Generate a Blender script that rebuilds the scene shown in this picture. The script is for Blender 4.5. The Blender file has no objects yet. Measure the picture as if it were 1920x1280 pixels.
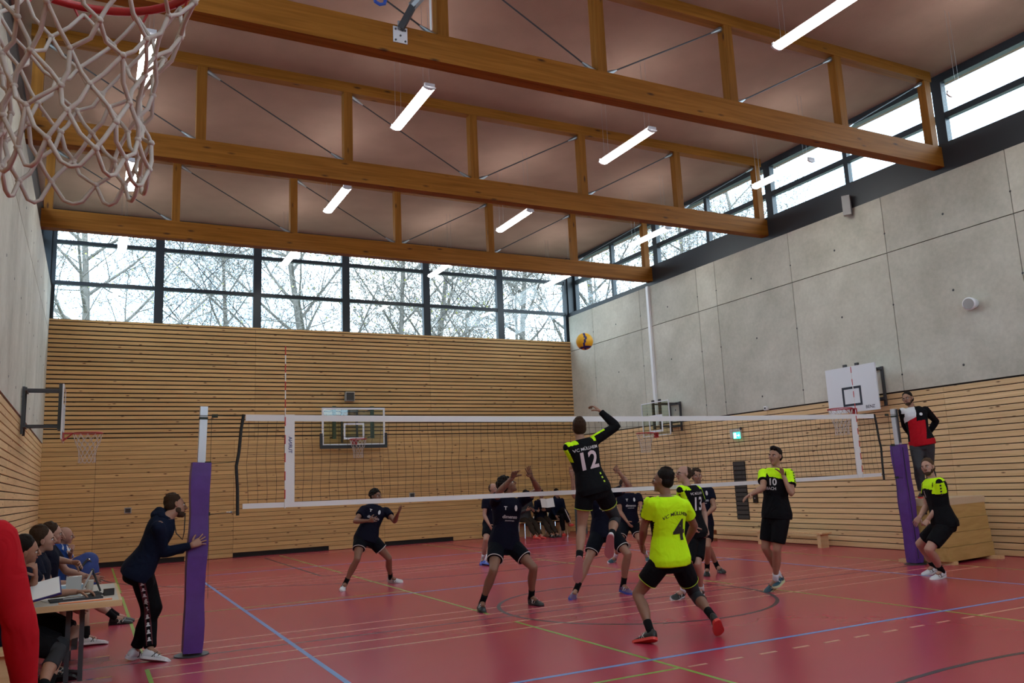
import bpy, math, random, json
from mathutils import Vector, Matrix, Euler
from mathutils.bvhtree import BVHTree
import numpy as np
D=bpy.data; SC=bpy.context.scene; COL=SC.collection
rnd=random.Random(7)
# ------------------------------------------------------------ camera, sky, exposure
CAMP=[1.0948, -9.3157, 1.5903]
cam=D.objects.new('camera',D.cameras.new('camera')); COL.objects.link(cam); SC.camera=cam
cam.data.sensor_width=36; cam.data.lens=28.7734; cam.data.clip_start=.05; cam.data.clip_end=400
cam.matrix_world=Matrix([[0.890915, -0.039378, -0.45246, 1.09475], [-0.452116, -0.171544, -0.875308, -9.31572], [-0.043149, 0.984389, -0.170635, 1.59034], [0, 0, 0, 1]])
W=15.13; L=13.6; BAY=4.533; CZ=9.0
wd=D.worlds.new('overcast'); SC.world=wd; wd.use_nodes=True
nt=wd.node_tree; nt.nodes.clear()
def N(nt,t,**k):
    n=nt.nodes.new(t)
    for a,b in k.items():
        if a[0]=='i' and a[1:].isdigit(): n.inputs[int(a[1:])].default_value=b
        else: setattr(n,a,b)
    return n
tc=N(nt,'ShaderNodeTexCoord'); nz=N(nt,'ShaderNodeTexNoise'); nz.inputs['Scale'].default_value=2.2; nz.inputs['Detail'].default_value=4
cr=N(nt,'ShaderNodeValToRGB'); cr.color_ramp.elements[0].position=.38; cr.color_ramp.elements[0].color=(.50,.74,1,1)
cr.color_ramp.elements[1].position=.62; cr.color_ramp.elements[1].color=(.80,.92,1,1)
bg=N(nt,'ShaderNodeBackground'); bg.inputs[1].default_value=3.4; ow=N(nt,'ShaderNodeOutputWorld')
nt.links.new(tc.outputs['Generated'],nz.inputs['Vector']); nt.links.new(nz.outputs['Fac'],cr.inputs[0])
nt.links.new(cr.outputs[0],bg.inputs[0]); nt.links.new(bg.outputs[0],ow.inputs[0])
vs=SC.view_settings; vs.view_transform='Standard'; vs.look='None'; vs.gamma=1; vs.use_curve_mapping=False; vs.exposure=1.36
LAMP=11.0
SC.cycles.max_bounces=6; SC.cycles.diffuse_bounces=4; SC.cycles.glossy_bounces=3; SC.cycles.transmission_bounces=4; SC.cycles.transparent_max_bounces=16
SC.cycles.caustics_reflective=False; SC.cycles.caustics_refractive=False
SC.cycles.sample_clamp_indirect=6
# ------------------------------------------------------------ materials
MT={}
def mat(name,col,rough=.6,metal=0,spec=.5,emit=None,es=0,noise=0,nscale=5,bump=0,bscale=60,alpha=None,coat=0,space='Object'):
    if name in MT: return MT[name]
    m=D.materials.new(name); m.use_nodes=True; t=m.node_tree; b=t.nodes['Principled BSDF']
    b.inputs['Base Color'].default_value=(*col,1); b.inputs['Roughness'].default_value=rough; b.inputs['Metallic'].default_value=metal
    b.inputs['Specular IOR Level'].default_value=spec
    if coat: b.inputs['Coat Weight'].default_value=coat
    if emit: b.inputs['Emission Color'].default_value=(*emit,1); b.inputs['Emission Strength'].default_value=es
    if noise or bump: tcn=N(t,'ShaderNodeTexCoord')
    if noise:
        n=N(t,'ShaderNodeTexNoise'); n.inputs['Scale'].default_value=nscale; n.inputs['Detail'].default_value=6
        t.links.new(tcn.outputs[space],n.inputs['Vector'])
        r=N(t,'ShaderNodeValToRGB'); r.color_ramp.elements[0].position=.3; r.color_ramp.elements[1].position=.7
        r.color_ramp.elements[0].color=(*[max(0,c*(1-noise)) for c in col],1); r.color_ramp.elements[1].color=(*[min(1,c*(1+noise)) for c in col],1)
        t.links.new(n.outputs['Fac'],r.inputs[0]); t.links.new(r.outputs[0],b.inputs['Base Color'])
    if bump:
        n=N(t,'ShaderNodeTexNoise'); n.inputs['Scale'].default_value=bscale; n.inputs['Detail'].default_value=5
        t.links.new(tcn.outputs[space],n.inputs['Vector'])
        bp=N(t,'ShaderNodeBump'); bp.inputs['Strength'].default_value=bump; bp.inputs['Distance'].default_value=.01
        t.links.new(n.outputs['Fac'],bp.inputs['Height']); t.links.new(bp.outputs[0],b.inputs['Normal'])
    MT[name]=m; return m
def wood(name,c0,c1,axis=0,knot=(.12,.05,.02),rough=.55,spec=.3,kscale=1.0,var=.18,knots=True,grain=30):
    """grain runs along the local axis; every object gets its own offset"""
    m=D.materials.new(name); m.use_nodes=True; t=m.node_tree; b=t.nodes['Principled BSDF']; lk=t.links.new
    b.inputs['Roughness'].default_value=rough; b.inputs['Specular IOR Level'].default_value=spec
    tcn=N(t,'ShaderNodeTexCoord'); oi=N(t,'ShaderNodeObjectInfo'); mul=N(t,'ShaderNodeVectorMath',operation='MULTIPLY_ADD')
    comb=N(t,'ShaderNodeCombineXYZ')
    ml=N(t,'ShaderNodeMath',operation='MULTIPLY'); ml.inputs[1].default_value=97.0; lk(oi.outputs['Random'],ml.inputs[0])
    for i in range(3): lk(ml.outputs[0],comb.inputs[i])
    lk(tcn.outputs['Object'],mul.inputs[0]); mul.inputs[1].default_value=(1,1,1); lk(comb.outputs[0],mul.inputs[2])
    mp=N(t,'ShaderNodeMapping'); s=[grain]*3; s[axis]=grain*.04; mp.inputs['Scale'].default_value=s; lk(mul.outputs[0],mp.inputs['Vector'])
    n=N(t,'ShaderNodeTexNoise'); n.inputs['Scale'].default_value=1; n.inputs['Detail'].default_value=5; n.inputs['Distortion'].default_value=.6; lk(mp.outputs[0],n.inputs['Vector'])
    r=N(t,'ShaderNodeValToRGB'); r.color_ramp.elements[0].position=.3; r.color_ramp.elements[1].position=.7
    r.color_ramp.elements[0].color=(*c0,1); r.color_ramp.elements[1].color=(*c1,1); lk(n.outputs['Fac'],r.inputs[0])
    out=r.outputs[0]
    hs=N(t,'ShaderNodeHueSaturation'); mr=N(t,'ShaderNodeMapRange'); mr.inputs[3].default_value=1-var; mr.inputs[4].default_value=1+var
    lk(oi.outputs['Random'],mr.inputs[0]); lk(mr.outputs[0],hs.inputs['Value']); lk(out,hs.inputs['Color']); out=hs.outputs[0]
    if knots:
        mk=N(t,'ShaderNodeMapping'); s=[9*kscale]*3; s[axis]=2.6*kscale; mk.inputs['Scale'].default_value=s; lk(mul.outputs[0],mk.inputs['Vector'])
        v=N(t,'ShaderNodeTexVoronoi'); v.inputs['Scale'].default_value=1; lk(mk.outputs[0],v.inputs['Vector'])
        kr=N(t,'ShaderNodeValToRGB'); kr.color_ramp.elements[0].position=.06; kr.color_ramp.elements[1].position=.15
        kr.color_ramp.elements[0].color=(1,1,1,1); kr.color_ramp.elements[1].color=(0,0,0,1); lk(v.outputs['Distance'],kr.inputs[0])
        mx=N(t,'ShaderNodeMixRGB'); lk(kr.outputs[0],mx.inputs[0]); lk(out,mx.inputs[1]); mx.inputs[2].default_value=(*knot,1); out=mx.outputs[0]
    lk(out,b.inputs['Base Color']); MT[name]=m; return m
def glassmat(name,tint=(.93,.97,.98),refl=.10,rough=.0):
    m=D.materials.new(name); m.use_nodes=True; t=m.node_tree; t.nodes.clear(); lk=t.links.new
    tr=N(t,'ShaderNodeBsdfTransparent'); tr.inputs[0].default_value=(*tint,1)
    gl=N(t,'ShaderNodeBsdfGlossy'); gl.inputs['Roughness'].default_value=rough; gl.inputs[0].default_value=(1,1,1,1)
    fr=N(t,'ShaderNodeFresnel'); g=N(t,'ShaderNodeNewGeometry'); mi=N(t,'ShaderNodeMapRange'); mi.inputs[3].default_value=1.4; mi.inputs[4].default_value=1/1.4
    lk(g.outputs['Backfacing'],mi.inputs[0]); lk(mi.outputs[0],fr.inputs[0])
    mx=N(t,'ShaderNodeMixShader'); lk(fr.outputs[0],mx.inputs[0]); lk(tr.outputs[0],mx.inputs[1]); lk(gl.outputs[0],mx.inputs[2])
    o=N(t,'ShaderNodeOutputMaterial'); lk(mx.outputs[0],o.inputs[0]); MT[name]=m; return m
wood('board',(.50,.30,.115),(.62,.40,.17),kscale=1,var=.10)
wood('board_pale',(.60,.40,.20),(.72,.51,.28),kscale=1,var=.08)
wood('glulam',(.19,.066,.008),(.29,.112,.018),knot=(.07,.025,.01),var=.06,kscale=.6,grain=22,spec=.1)
wood('glulam_v',(.18,.062,.008),(.27,.105,.018),axis=2,knot=(.07,.025,.01),var=.06,kscale=.6,grain=22,spec=.1)
wood('beech',(.55,.36,.18),(.66,.46,.25),knots=False,var=.03)
wood('plywood',(.40,.25,.08),(.52,.34,.13),knots=False,var=.05,rough=.4,grain=14)
mat('black_back',(.012,.011,.01),.9); mat('frame',(.016,.022,.030),.45); mat('frame_sill',(.02,.024,.03),.5)
mat('ceiling',(.33,.205,.16),.9,noise=.08,nscale=1.4,bump=.5,bscale=90)
mat('steel',(.32,.32,.33),.4,metal=.8); mat('dark_steel',(.05,.05,.055),.5,metal=.3); mat('white_paint',(.75,.76,.78),.4); mat('grey_plastic',(.32,.32,.31),.5)
mat('black_plastic',(.012,.012,.014),.45); mat('lamp_end',(.62,.60,.62),.5); mat('alu',(.62,.66,.70),.35,metal=.5)
mat('lamp',(.9,.9,.9),.5,emit=(.97,1,.96),es=LAMP)
mat('asphalt',(.16,.17,.12),.9); mat('bark',(.16,.14,.12),.9,noise=.3,nscale=3); mat('leaf',(.45,.42,.12),.8)
glassmat('glass'); glassmat('board_glass',tint=(.86,.92,.88))
mat('net_white',(.70,.69,.68),.8); mat('net_black',(.012,.012,.012),.8); mat('cord',(.02,.03,.02),.8); mat('antenna_red',(.5,.03,.03),.5)
mat('purple_pad',(.085,.025,.20),.5,noise=.12,nscale=7,bump=.3,bscale=9); mat('rim_red',(.42,.02,.025),.4); mat('hoop_net',(.52,.46,.42),.9)
mat('green_line',(.22,.36,.05),.35); mat('blue_line',(.13,.25,.55),.35); mat('pale_line',(.56,.28,.19),.35); mat('black_line',(.045,.03,.04),.35)
def concrete():
    m=D.materials.new('concrete'); m.use_nodes=True; t=m.node_tree; b=t.nodes['Principled BSDF']; lk=t.links.new
    b.inputs['Roughness'].default_value=.8; b.inputs['Specular IOR Level'].default_value=.25
    g=N(t,'ShaderNodeNewGeometry')
    n=N(t,'ShaderNodeTexNoise'); n.inputs['Scale'].default_value=.7; n.inputs['Detail'].default_value=9; n.inputs['Roughness'].default_value=.62; lk(g.outputs['Position'],n.inputs['Vector'])
    r=N(t,'ShaderNodeValToRGB'); r.color_ramp.elements[0].position=.32; r.color_ramp.elements[1].position=.68
    r.color_ramp.elements[0].color=(.42,.405,.34,1); r.color_ramp.elements[1].color=(.60,.585,.51,1); lk(n.outputs['Fac'],r.inputs[0])
    n2=N(t,'ShaderNodeTexNoise'); n2.inputs['Scale'].default_value=14; n2.inputs['Detail'].default_value=4; lk(g.outputs['Position'],n2.inputs['Vector'])
    r2=N(t,'ShaderNodeValToRGB'); r2.color_ramp.elements[0].color=(.82,.82,.82,1); r2.color_ramp.elements[1].color=(1.1,1.1,1.1,1); lk(n2.outputs['Fac'],r2.inputs[0])
    mx=N(t,'ShaderNodeMixRGB',blend_type='MULTIPLY'); mx.inputs[0].default_value=1; lk(r.outputs[0],mx.inputs[1]); lk(r2.outputs[0],mx.inputs[2])
    oi=N(t,'ShaderNodeObjectInfo'); mr=N(t,'ShaderNodeMapRange'); mr.inputs[3].default_value=.93; mr.inputs[4].default_value=1.07; lk(oi.outputs['Random'],mr.inputs[0])
    hs=N(t,'ShaderNodeHueSaturation'); lk(mr.outputs[0],hs.inputs['Value']); lk(mx.outputs[0],hs.inputs['Color']); lk(hs.outputs[0],b.inputs['Base Color'])
    bp=N(t,'ShaderNodeBump'); bp.inputs['Strength'].default_value=.15; lk(n2.outputs['Fac'],bp.inputs['Height']); lk(bp.outputs[0],b.inputs['Normal']); MT['concrete']=m
concrete()
def floormat():
    m=D.materials.new('sports_floor'); m.use_nodes=True; t=m.node_tree; b=t.nodes['Principled BSDF']; lk=t.links.new
    g=N(t,'ShaderNodeNewGeometry')
    n=N(t,'ShaderNodeTexNoise'); n.inputs['Scale'].default_value=.5; n.inputs['Detail'].default_value=6; lk(g.outputs['Position'],n.inputs['Vector'])
    r=N(t,'ShaderNodeValToRGB'); r.color_ramp.elements[0].position=.3; r.color_ramp.elements[1].position=.7
    r.color_ramp.elements[0].color=(.38,.034,.066,1); r.color_ramp.elements[1].color=(.41,.039,.074,1); lk(n.outputs['Fac'],r.inputs[0]); lk(r.outputs[0],b.inputs['Base Color'])
    n2=N(t,'ShaderNodeTexNoise'); n2.inputs['Scale'].default_value=3; n2.inputs['Detail'].default_value=5; lk(g.outputs['Position'],n2.inputs['Vector'])
    mr=N(t,'ShaderNodeMapRange'); mr.inputs[3].default_value=.24; mr.inputs[4].default_value=.27; lk(n2.outputs['Fac'],mr.inputs[0]); lk(mr.outputs[0],b.inputs['Roughness'])
    b.inputs['Specular IOR Level'].default_value=.62
    MT['sports_floor']=m
floormat()
# ------------------------------------------------------------ mesh helpers
ORG={}
class MB:
    def __init__(s): s.v=[]; s.f=[]; s.m=[]; s.mi=0; s.sm=[]; s.smooth=False
    def add(s,vs,fs,T=None):
        k=len(s.v); s.v+= [tuple(T@Vector(p)) if T is not None else tuple(p) for p in vs]
        for f in fs: s.f.append(tuple(i+k for i in f)); s.m.append(s.mi); s.sm.append(s.smooth)
        return s
    def box(s,c,d,rz=0,T=None):
        x,y,z=[a/2 for a in d]; vs=[(i*x,j*y,k*z) for i in(-1,1) for j in(-1,1) for k in(-1,1)]
        M=Matrix.Translation(c)@Matrix.Rotation(rz,4,'Z')
        if T is not None: M=M@T
        return s.add(vs,[(0,1,3,2),(4,6,7,5),(0,4,5,1),(2,3,7,6),(0,2,6,4),(1,5,7,3)],M)
    def b2(s,a,b): return s.box([(i+j)/2 for i,j in zip(a,b)],[abs(i-j) for i,j in zip(a,b)])
    def tube(s,pts,r,n=8,caps=True,closed=False,sq=None,up=None):
        pts=[Vector(p) for p in pts]; rs=r if isinstance(r,(list,tuple)) else [r]*len(pts); m=len(pts); vs=[]; fs=[]
        if closed: tg=[(pts[(i+1)%m]-pts[i-1]) for i in range(m)]
        else: tg=[(pts[min(i+1,m-1)]-pts[max(i-1,0)]) for i in range(m)]
        u=None
        for i in range(m):
            t=tg[i].normalized() if tg[i].length>1e-9 else Vector((0,0,1))
            if u is None:
                a=Vector(up) if up else (Vector((0,0,1)) if abs(t.z)<.9 else Vector((1,0,0)))
                u=(a-t*a.dot(t)).normalized()
            else:
                u=u-t*u.dot(t); u=u.normalized() if u.length>1e-6 else t.orthogonal().normalized()
            w=t.cross(u)
            rr=rs[i]; ra,rb=(rr if isinstance(rr,(tuple,list)) else (rr,rr))
            for j in range(n):
                a=2*math.pi*(j+(.5 if n==4 else 0))/n; vs.append(pts[i]+u*(math.cos(a)*ra)+w*(math.sin(a)*rb))
        for i in range(m if closed else m-1):
            for j in range(n):
                a=i*n+j; b=i*n+(j+1)%n; c=((i+1)%m)*n+(j+1)%n; d=((i+1)%m)*n+j; fs.append((a,b,c,d))
        if caps and not closed: fs.append(tuple(range(n-1,-1,-1))); fs.append(tuple((m-1)*n+j for j in range(n)))
        return s.add(vs,fs)
    def ball(s,c,r,n=12,m=8,T=None):
        r=r if isinstance(r,(tuple,list)) else (r,r,r); vs=[(0,0,-r[2])]
        for i in range(1,m):
            a=-math.pi/2+math.pi*i/m
            for j in range(n):
                b=2*math.pi*j/n; vs.append((r[0]*math.cos(a)*math.cos(b),r[1]*math.cos(a)*math.sin(b),r[2]*math.sin(a)))
        vs.append((0,0,r[2])); fs=[(0,1+(j+1)%n,1+j) for j in range(n)]
        for i in range(m-2):
            for j in range(n): fs.append((1+i*n+j,1+i*n+(j+1)%n,1+(i+1)*n+(j+1)%n,1+(i+1)*n+j))
        k=1+(m-2)*n; e=len(vs)-1; fs+=[(k+j,k+(j+1)%n,e) for j in range(n)]
        M=Matrix.Translation(c)
        if T is not None: M=M@T
        return s.add(vs,fs,M)
    def mesh(s,name,mats,org=(0,0,0)):
        me=D.meshes.new(name); o=Vector(org); me.from_pydata([tuple(Vector(p)-o) for p in s.v],[],s.f)
        for m in (mats if isinstance(mats,(list,tuple)) else [mats]): me.materials.append(MT[m] if isinstance(m,str) else m)
        me.polygons.foreach_set('material_index',s.m); me.polygons.foreach_set('use_smooth',s.sm); me.update(); return me
    def build(s,name,mats,parent=None,loc=None,**props):
        if parent is not None: org=ORG[parent.name]
        else:
            org=Vector(loc) if loc is not None else Vector((0,0,0))
        o=D.objects.new(name,s.mesh(name,mats,org)); COL.objects.link(o)
        if parent is not None: o.parent=parent
        else: o.location=org
        ORG[o.name]=Vector(org)
        for k,v in props.items(): o[k]=v
        return o
def thing(name,label,cat,loc=(0,0,0),group=None):
    o=D.objects.new(name,None); COL.objects.link(o); o.location=loc; o.empty_display_size=.1; ORG[o.name]=Vector(loc)
    o['label']=label; o['category']=cat
    if group: o['group']=group
    return o
def tag(o,label,cat,group=None):
    o['label']=label; o['category']=cat
    if group: o['group']=group
    return o
def copy_tree(o,loc=None,label=None,parent=None,rz=None):
    c=o.copy(); COL.objects.link(c)
    if parent is not None: c.parent=parent
    if loc is not None: c.location=loc; ORG[c.name]=Vector(loc)
    if rz is not None: c.rotation_euler=(0,0,rz)
    if label: c['label']=label
    for ch in [x for x in D.objects if x.parent==o]: copy_tree(ch,parent=c)
    return c
# ------------------------------------------------------------ floor and court lines
m=MB(); m.b2((0,-L,-.2),(W,L,0)); FL=m.build('floor','sports_floor',kind='structure')
def line(pts,w,z,matn):
    m=MB(); pts=[Vector((p[0],p[1],0)) for p in pts]; vs=[]; fs=[]
    for i,p in enumerate(pts):
        a=pts[max(i-1,0)]; b=pts[min(i+1,len(pts)-1)]; t=(b-a).normalized(); n=Vector((-t.y,t.x,0))*w/2
        for q,zz in ((p+n,0.0003),(p-n,0.0003),(p-n,z),(p+n,z)): vs.append((q.x,q.y,zz))
    for i in range(len(pts)-1):
        a=4*i; fs+=[(a+3,a+2,a+6,a+7),(a+2,a+1,a+5,a+6),(a,a+3,a+7,a+4)]
    m.add(vs,fs); return m.build('court_line',matn,FL)
XC=W/2
B='blue_line'
for x in (XC-4.475,XC+4.475): line([(x,-9),(x,9)],.05,.0016,B)
for y in (-9,9,-3.05,3.05): line([(XC-4.5,y),(XC+4.5,y)],.05,.0016,B)
G='green_line'
for yc in (-10.2,-3.45,3.36,10.1):
    for x in (XC-5.92,XC-1.98,XC+1.98,XC+5.92): line([(x,yc-3.05),(x,yc+3.05)],.04,.0010 if abs(x-XC)>1.99 else .0012,G)
    for y in (yc-3.05,yc-2.59,yc+2.59,yc+3.05): line([(XC-5.92,y),(XC+5.92,y)],.04,.0008,'pale_line')
    for sgn in (-1,1): line([(XC+sgn*1.98,yc),(XC+sgn*6.7,yc)],.04,.0008,G if sgn<0 else 'pale_line')
for k in range(11):
    x=XC-1.90+k*.40; 
    if x+.2<XC+1.95: line([(x,-3.46),(x+.2,-3.46)],.035,.0009,'pale_line')
K='black_line'
line([(XC+1.8*math.cos(a*math.pi/32),1.8*math.sin(a*math.pi/32)) for a in range(65)],.05,.0014,K)
line([(.5,0),(W-.5,0)],.04,.0006,K)
for s in (-1,1):
    line([(XC+6.25*math.cos(a*math.pi/48),s*(-11+6.25*math.sin(a*math.pi/48))) for a in range(49)],.05,.0014,K)
    for x in (XC-2.45,XC+2.45): line([(x,s*12.6),(x,s*6.8)],.05,.0014,K)
    line([(XC-2.45,s*6.8),(XC+2.45,s*6.8)],.05,.0014,K)
# ------------------------------------------------------------ walls
def board_mesh(l,h,d=.022):
    k=(round(l,3),h,d)
    if k not in BM:
        m=MB(); e=.003; y=d
        # local: x along the board, -y is the visible face, small bevel on the long edges
        prof=[(0,0),(-y+e,0),(-y,e),(-y,h-e),(-y+e,h),(0,h)]
        vs=[(x,a,b) for x in (0,l) for a,b in prof]; n=6
        fs=[(i,(i+1)%n,n+(i+1)%n,n+i) for i in range(n)]; fs=[tuple(reversed(f)) for f in fs]; fs+=[tuple(range(n)),tuple(reversed(range(n,2*n)))]
        m.add(vs,fs); BM[k]=m
    return BM[k]
BM={}; BME={}
def boards(wall,segs,z0,n,pitch,h,matn,place,rz,skip=lambda i,a,b:False):
    for a,b in segs:
        l=b-a-.006; key=(round(l,3),h,matn)
        if key not in BME: BME[key]=board_mesh(l,h).mesh('board',matn)
        for i in range(n):
            if skip(i,a,b): continue
            o=D.objects.new('board',BME[key]); COL.objects.link(o); o.parent=wall
            o.location=Vector(place(a+.003,z0+i*pitch)); o.rotation_euler=(0,0,rz)
def seg(l): return list(zip(l[:-1],l[1:]))
# far wall: dark backing, boards in front
m=MB(); m.b2((-.3,L,0),(W+.3,L+.25,6.1)); WF=m.build('wall_far','black_back',kind='structure')
gaps=[(1.2,3.3),(4.48,7.0),(8.6,10.7),(12.5,14.6)]
low=[0,1.2,3.3,4.48,7.0,8.6,10.7,12.5,14.6,W]
P=.1125
boards(WF,seg(low),.01,1,P,P-.008,'board',lambda x,z:(x,L,z),0,skip=lambda i,a,b:(a,b) in gaps)
boards(WF,seg([0,1.2,4.48,8.6,12.5,W]),.01+P,26,P,P-.009,'board',lambda x,z:(x,L,z),0)
boards(WF,seg([0,5.0,10.1,W]),.01+27*P,27,P,P-.030,'board',lambda x,z:(x,L,z),0)
m=MB(); m.b2((0,L-.03,6.075),(W,L+.25,6.12)); m.build('sill','board',WF)
# near wall (behind the camera)
m=MB(); m.b2((-.3,-L-.25,0),(W+.3,-L,6.12)); WN=m.build('wall_near','board',kind='structure')
# side walls: concrete panels above, boards below
def side(name,x0,sg,rz):
    m=MB(); m.b2((x0,-L,0),(x0+sg*.3,L,6.94)); w=m.build(name,'black_back',kind='structure')
    ys=[-13.6,-8.83,-6.3,-3.78,-1.25,1.31,3.83,6.35,7.08,9.62,12.15,13.6]
    for a,b in seg(ys):
        for z0,z1 in ((3.03,5.79),(5.80,6.96)):
            g=.007; m=MB(); d=.03
            m.b2((x0,a+g,z0+g),(x0-sg*d,b-g,z1)); m.build('concrete_panel','concrete',w)
    m=MB()
    for y in [v for v in ys[1:-1]]:
        for z in (3.35,4.74,6.2): m.ball((x0-sg*.031,y,z),(.004,.02,.02),8,4)
    for a,b in seg(ys):
        if b-a>2:
            for z in (3.35,4.74,6.2): m.ball((x0-sg*.031,(a+b)/2,z),(.004,.024,.024),8,4)
    m.build('tie_hole','dark_steel',w,kind='stuff')
    pp=.1115
    if sg>0: boards(w,seg([-13.58,-9.4,-5.0,-.5,4.5,13.58]),.01,27,pp,pp-.015,'board_pale',lambda y,z:(x0-.0,-y,z),rz)
    else: boards(w,seg([-13.6,-4.5,0,4.5,9.0,13.58]),.01,27,pp,pp-.015,'board_pale',lambda y,z:(x0+.0,y,z),rz)
    return w
# board local -y face must look into the room: right wall rotate +90 deg -> -y becomes +x ; so use -90 and mirrored y
def boards_side():
    pass
WR=side('wall_right',W,1,-math.pi/2); 
WL=side('wall_left',0,-1,math.pi/2)
m=MB(); m.b2((-.8,-L-.6,CZ),(W+.8,L+.6,CZ+.3)); m.build('ceiling','ceiling',kind='structure')
m=MB(); m.b2((W-.10,9.10,3.0),(W-.03,9.20,6.96)); m.build('trim_1','white_paint',kind='structure')
# fascia and windows
nwin=[0]
def window(name,frame,panes):
    nwin[0]+=1; m=MB()
    for a,b in frame: m.b2(a,b)
    o=m.build('window_%d'%nwin[0],'frame',kind='structure')
    for a,b in panes:
        m=MB(); m.b2(a,b); m.build('pane','glass',o)
    return o
for sg,x0 in ((1,W),(-1,0)):
    X=x0+sg*.30; f=lambda a,y0,z0,b,y1,z1:((X+sg*a,y0,z0),(X+sg*b,y1,z1))
    for k in range(-3,3):
        a=k*BAY; b=a+BAY; zb=7.53 if k not in(-3,2) else 7.10; mid=(a+b)/2
        m=MB(); m.b2((x0+sg*.0,a,6.94),(x0+sg*.42,b,zb)); m.build('sill_panel','frame_sill',WR if sg>0 else WL)
        fr=[f(-.06,a,zb,.08,a+.10,CZ),f(-.06,b-.10,zb,.08,b,CZ),f(-.06,a+.1,zb,.08,b-.1,zb+.06),f(-.06,a+.1,8.84,.08,b-.1,CZ),
            f(-.05,mid-.055,zb+.06,.07,mid+.055,8.84),f(-.05,a+.1,8.10,.07,mid-.055,8.22),f(-.05,mid+.055,8.10,.07,b-.1,8.22)]
        pn=[f(-.004,p,q,.004,r,s) for p,r in ((a+.1,mid-.055),(mid+.055,b-.1)) for q,s in ((zb+.06,8.10),(8.22,8.84))]
        window('w',fr,pn)
for sg in (1,-1):
    Y=sg*(L+.12)
    for k in range(6):
        a=k*W/6; b=a+W/6; z0=6.12
        g=lambda x0,z0,x1,z1,d0=-.07,d1=.09:((x0,Y+sg*d0,z0),(x1,Y+sg*d1,z1))
        fr=[g(a,z0,a+.11,CZ),g(b-.11,z0,b,CZ),g(a+.11,z0-.02,b-.11,z0+.02),g(a+.11,8.76,b-.11,CZ),g(a+.11,7.03,b-.11,7.13,-.05,.06),g(a+.11,8.10,b-.11,8.20,-.05,.06)]
        pn=[g(a+.11,p,b-.11,q,-.004,.004) for p,q in ((z0+.02,7.03),(7.13,8.10),(8.20,8.76))]
        window('w',fr,pn)
# corner blocks closing the shell above the walls
for i,(x,y) in enumerate(((-.45,-L-.25),(-.45,L),(W,-L-.25),(W,L))):
    m=MB(); m.b2((x,y,6),(x+.45,y+.25,CZ)); m.build('trim_%d'%(i+2),'frame',kind='structure')
# ------------------------------------------------------------ roof trusses
names={-9.066:'nearest the wall behind the camera',-4.533:'just in front of the camera position',0:'nearest in view, crossing the top of the picture',4.533:'second from the front, through the middle of the ceiling',9.066:'farthest, running in front of the far windows'}
for yc,txt in names.items():
    T=thing('roof_truss','glued timber roof truss '+txt,'truss',(XC,yc,7.08),)
    zt=7.47
    m=MB(); m.b2((0,yc-.11,7.08),(W,yc+.11,zt)); m.build('bottom_chord','glulam',T)
    m=MB(); m.b2((0,yc-.09,CZ-.20),(W,yc+.09,CZ)); m.build('top_chord','glulam',T)
    xs=[k*W/6 for k in range(7)]; xs[0]=.12; xs[-1]=W-.12
    for x in xs:
        m=MB(); m.b2((x-.08,yc-.08,zt),(x+.08,yc+.08,CZ-.2)); m.build('post','glulam_v',T)
    for k in range(6):
        a,b=xs[k],xs[k+1]
        p0,p1=((a+.16,CZ-.28),(b-.16,zt+.06)) if k<3 else ((a+.16,zt+.06),(b-.16,CZ-.28))
        m=MB(); m.tube([(p0[0],yc,p0[1]),(p1[0],yc,p1[1])],.012,6)
        m.build('tie_rod','dark_steel',T)
        for q,o in ((p0,p1),(p1,p0)):
            d=Vector((o[0]-q[0],0,o[1]-q[1])).normalized(); c=Vector((q[0],yc,q[1]))
            m=MB(); m.tube([c-d*.08,c+d*.04,c+d*.16],[.045,.035,.014],8); m.build('rod_socket','steel',T)
# cross bracing outside the far windows
for k in (1,4):
    a,b=k*W/6,(k+1)*W/6
    T=thing('cross_bracing','thin steel cross bracing outside the %s far window bay'%('second' if k==1 else 'fifth'),'bracing',((a+b)/2,L+.45,6.1))
    for p,q in (((a,9.0),(b,6.1)),((b,9.0),(a,6.1))):
        m=MB(); m.tube([(p[0],L+.45+(.02 if p[0]==a else -.02),p[1]),(q[0],L+.45+(.02 if p[0]==a else -.02),q[1])],.011,6); m.build('tie_rod','dark_steel',T)
# ------------------------------------------------------------ ceiling lamps
def lamp():
    T=thing('pendant_lamp','x','lamp',(0,0,7.55),'pendant tube lamps')
    h=.8; n=12; vs=[]; 
    # curved diffuser: underside arc
    def arc(r,dz,y0,y1,cap=True):
        vs=[];fs=[]
        for y in (y0,y1):
            for j in range(n+1):
                a=math.pi*(1.12+.76*j/n); vs.append((r*math.cos(a),y,r*math.sin(a)*.62+dz))
        for j in range(n): fs.append((j,j+1,n+2+j,n+1+j))
        fs.append(tuple(range(n,-1,-1))); fs.append(tuple(range(n+1,2*n+2))); fs.append((0,n+1,2*n+1,n)); return vs,fs
    m=MB(); m.smooth=False; v,f=arc(.105,7.60,-h+.035,h-.035); m.add(v,f); m.build('diffuser','lamp',T)
    for s in(-1,1):
        m=MB(); v,f=arc(.112,7.603,s*h-.035*(s>0),s*h+.035*(s<0)); m.add(v,f)
        m.box((0,s*(h-.018),7.60),(.16,.036,.07)); m.build('end_cap','lamp_end',T)
    m=MB(); m.box((0,0,7.615),(.10,2*h-.08,.05)); m.build('housing','lamp_end',T)
    for s in (-1,1):
        m=MB(); 
        for t in(-1,1): m.tube([(t*.05,s*(h-.15),7.62),(t*.05,s*(h-.15),7.9),(t*.05,s*(h-.15),CZ)],.0025,4)
        m.build('suspension_wire','steel',T)
    return T
lp=None; xsl=[1.56,5.46,9.62,13.46]; xn=['left wall row','second row from left wall','third row from left wall','right wall row']
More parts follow.
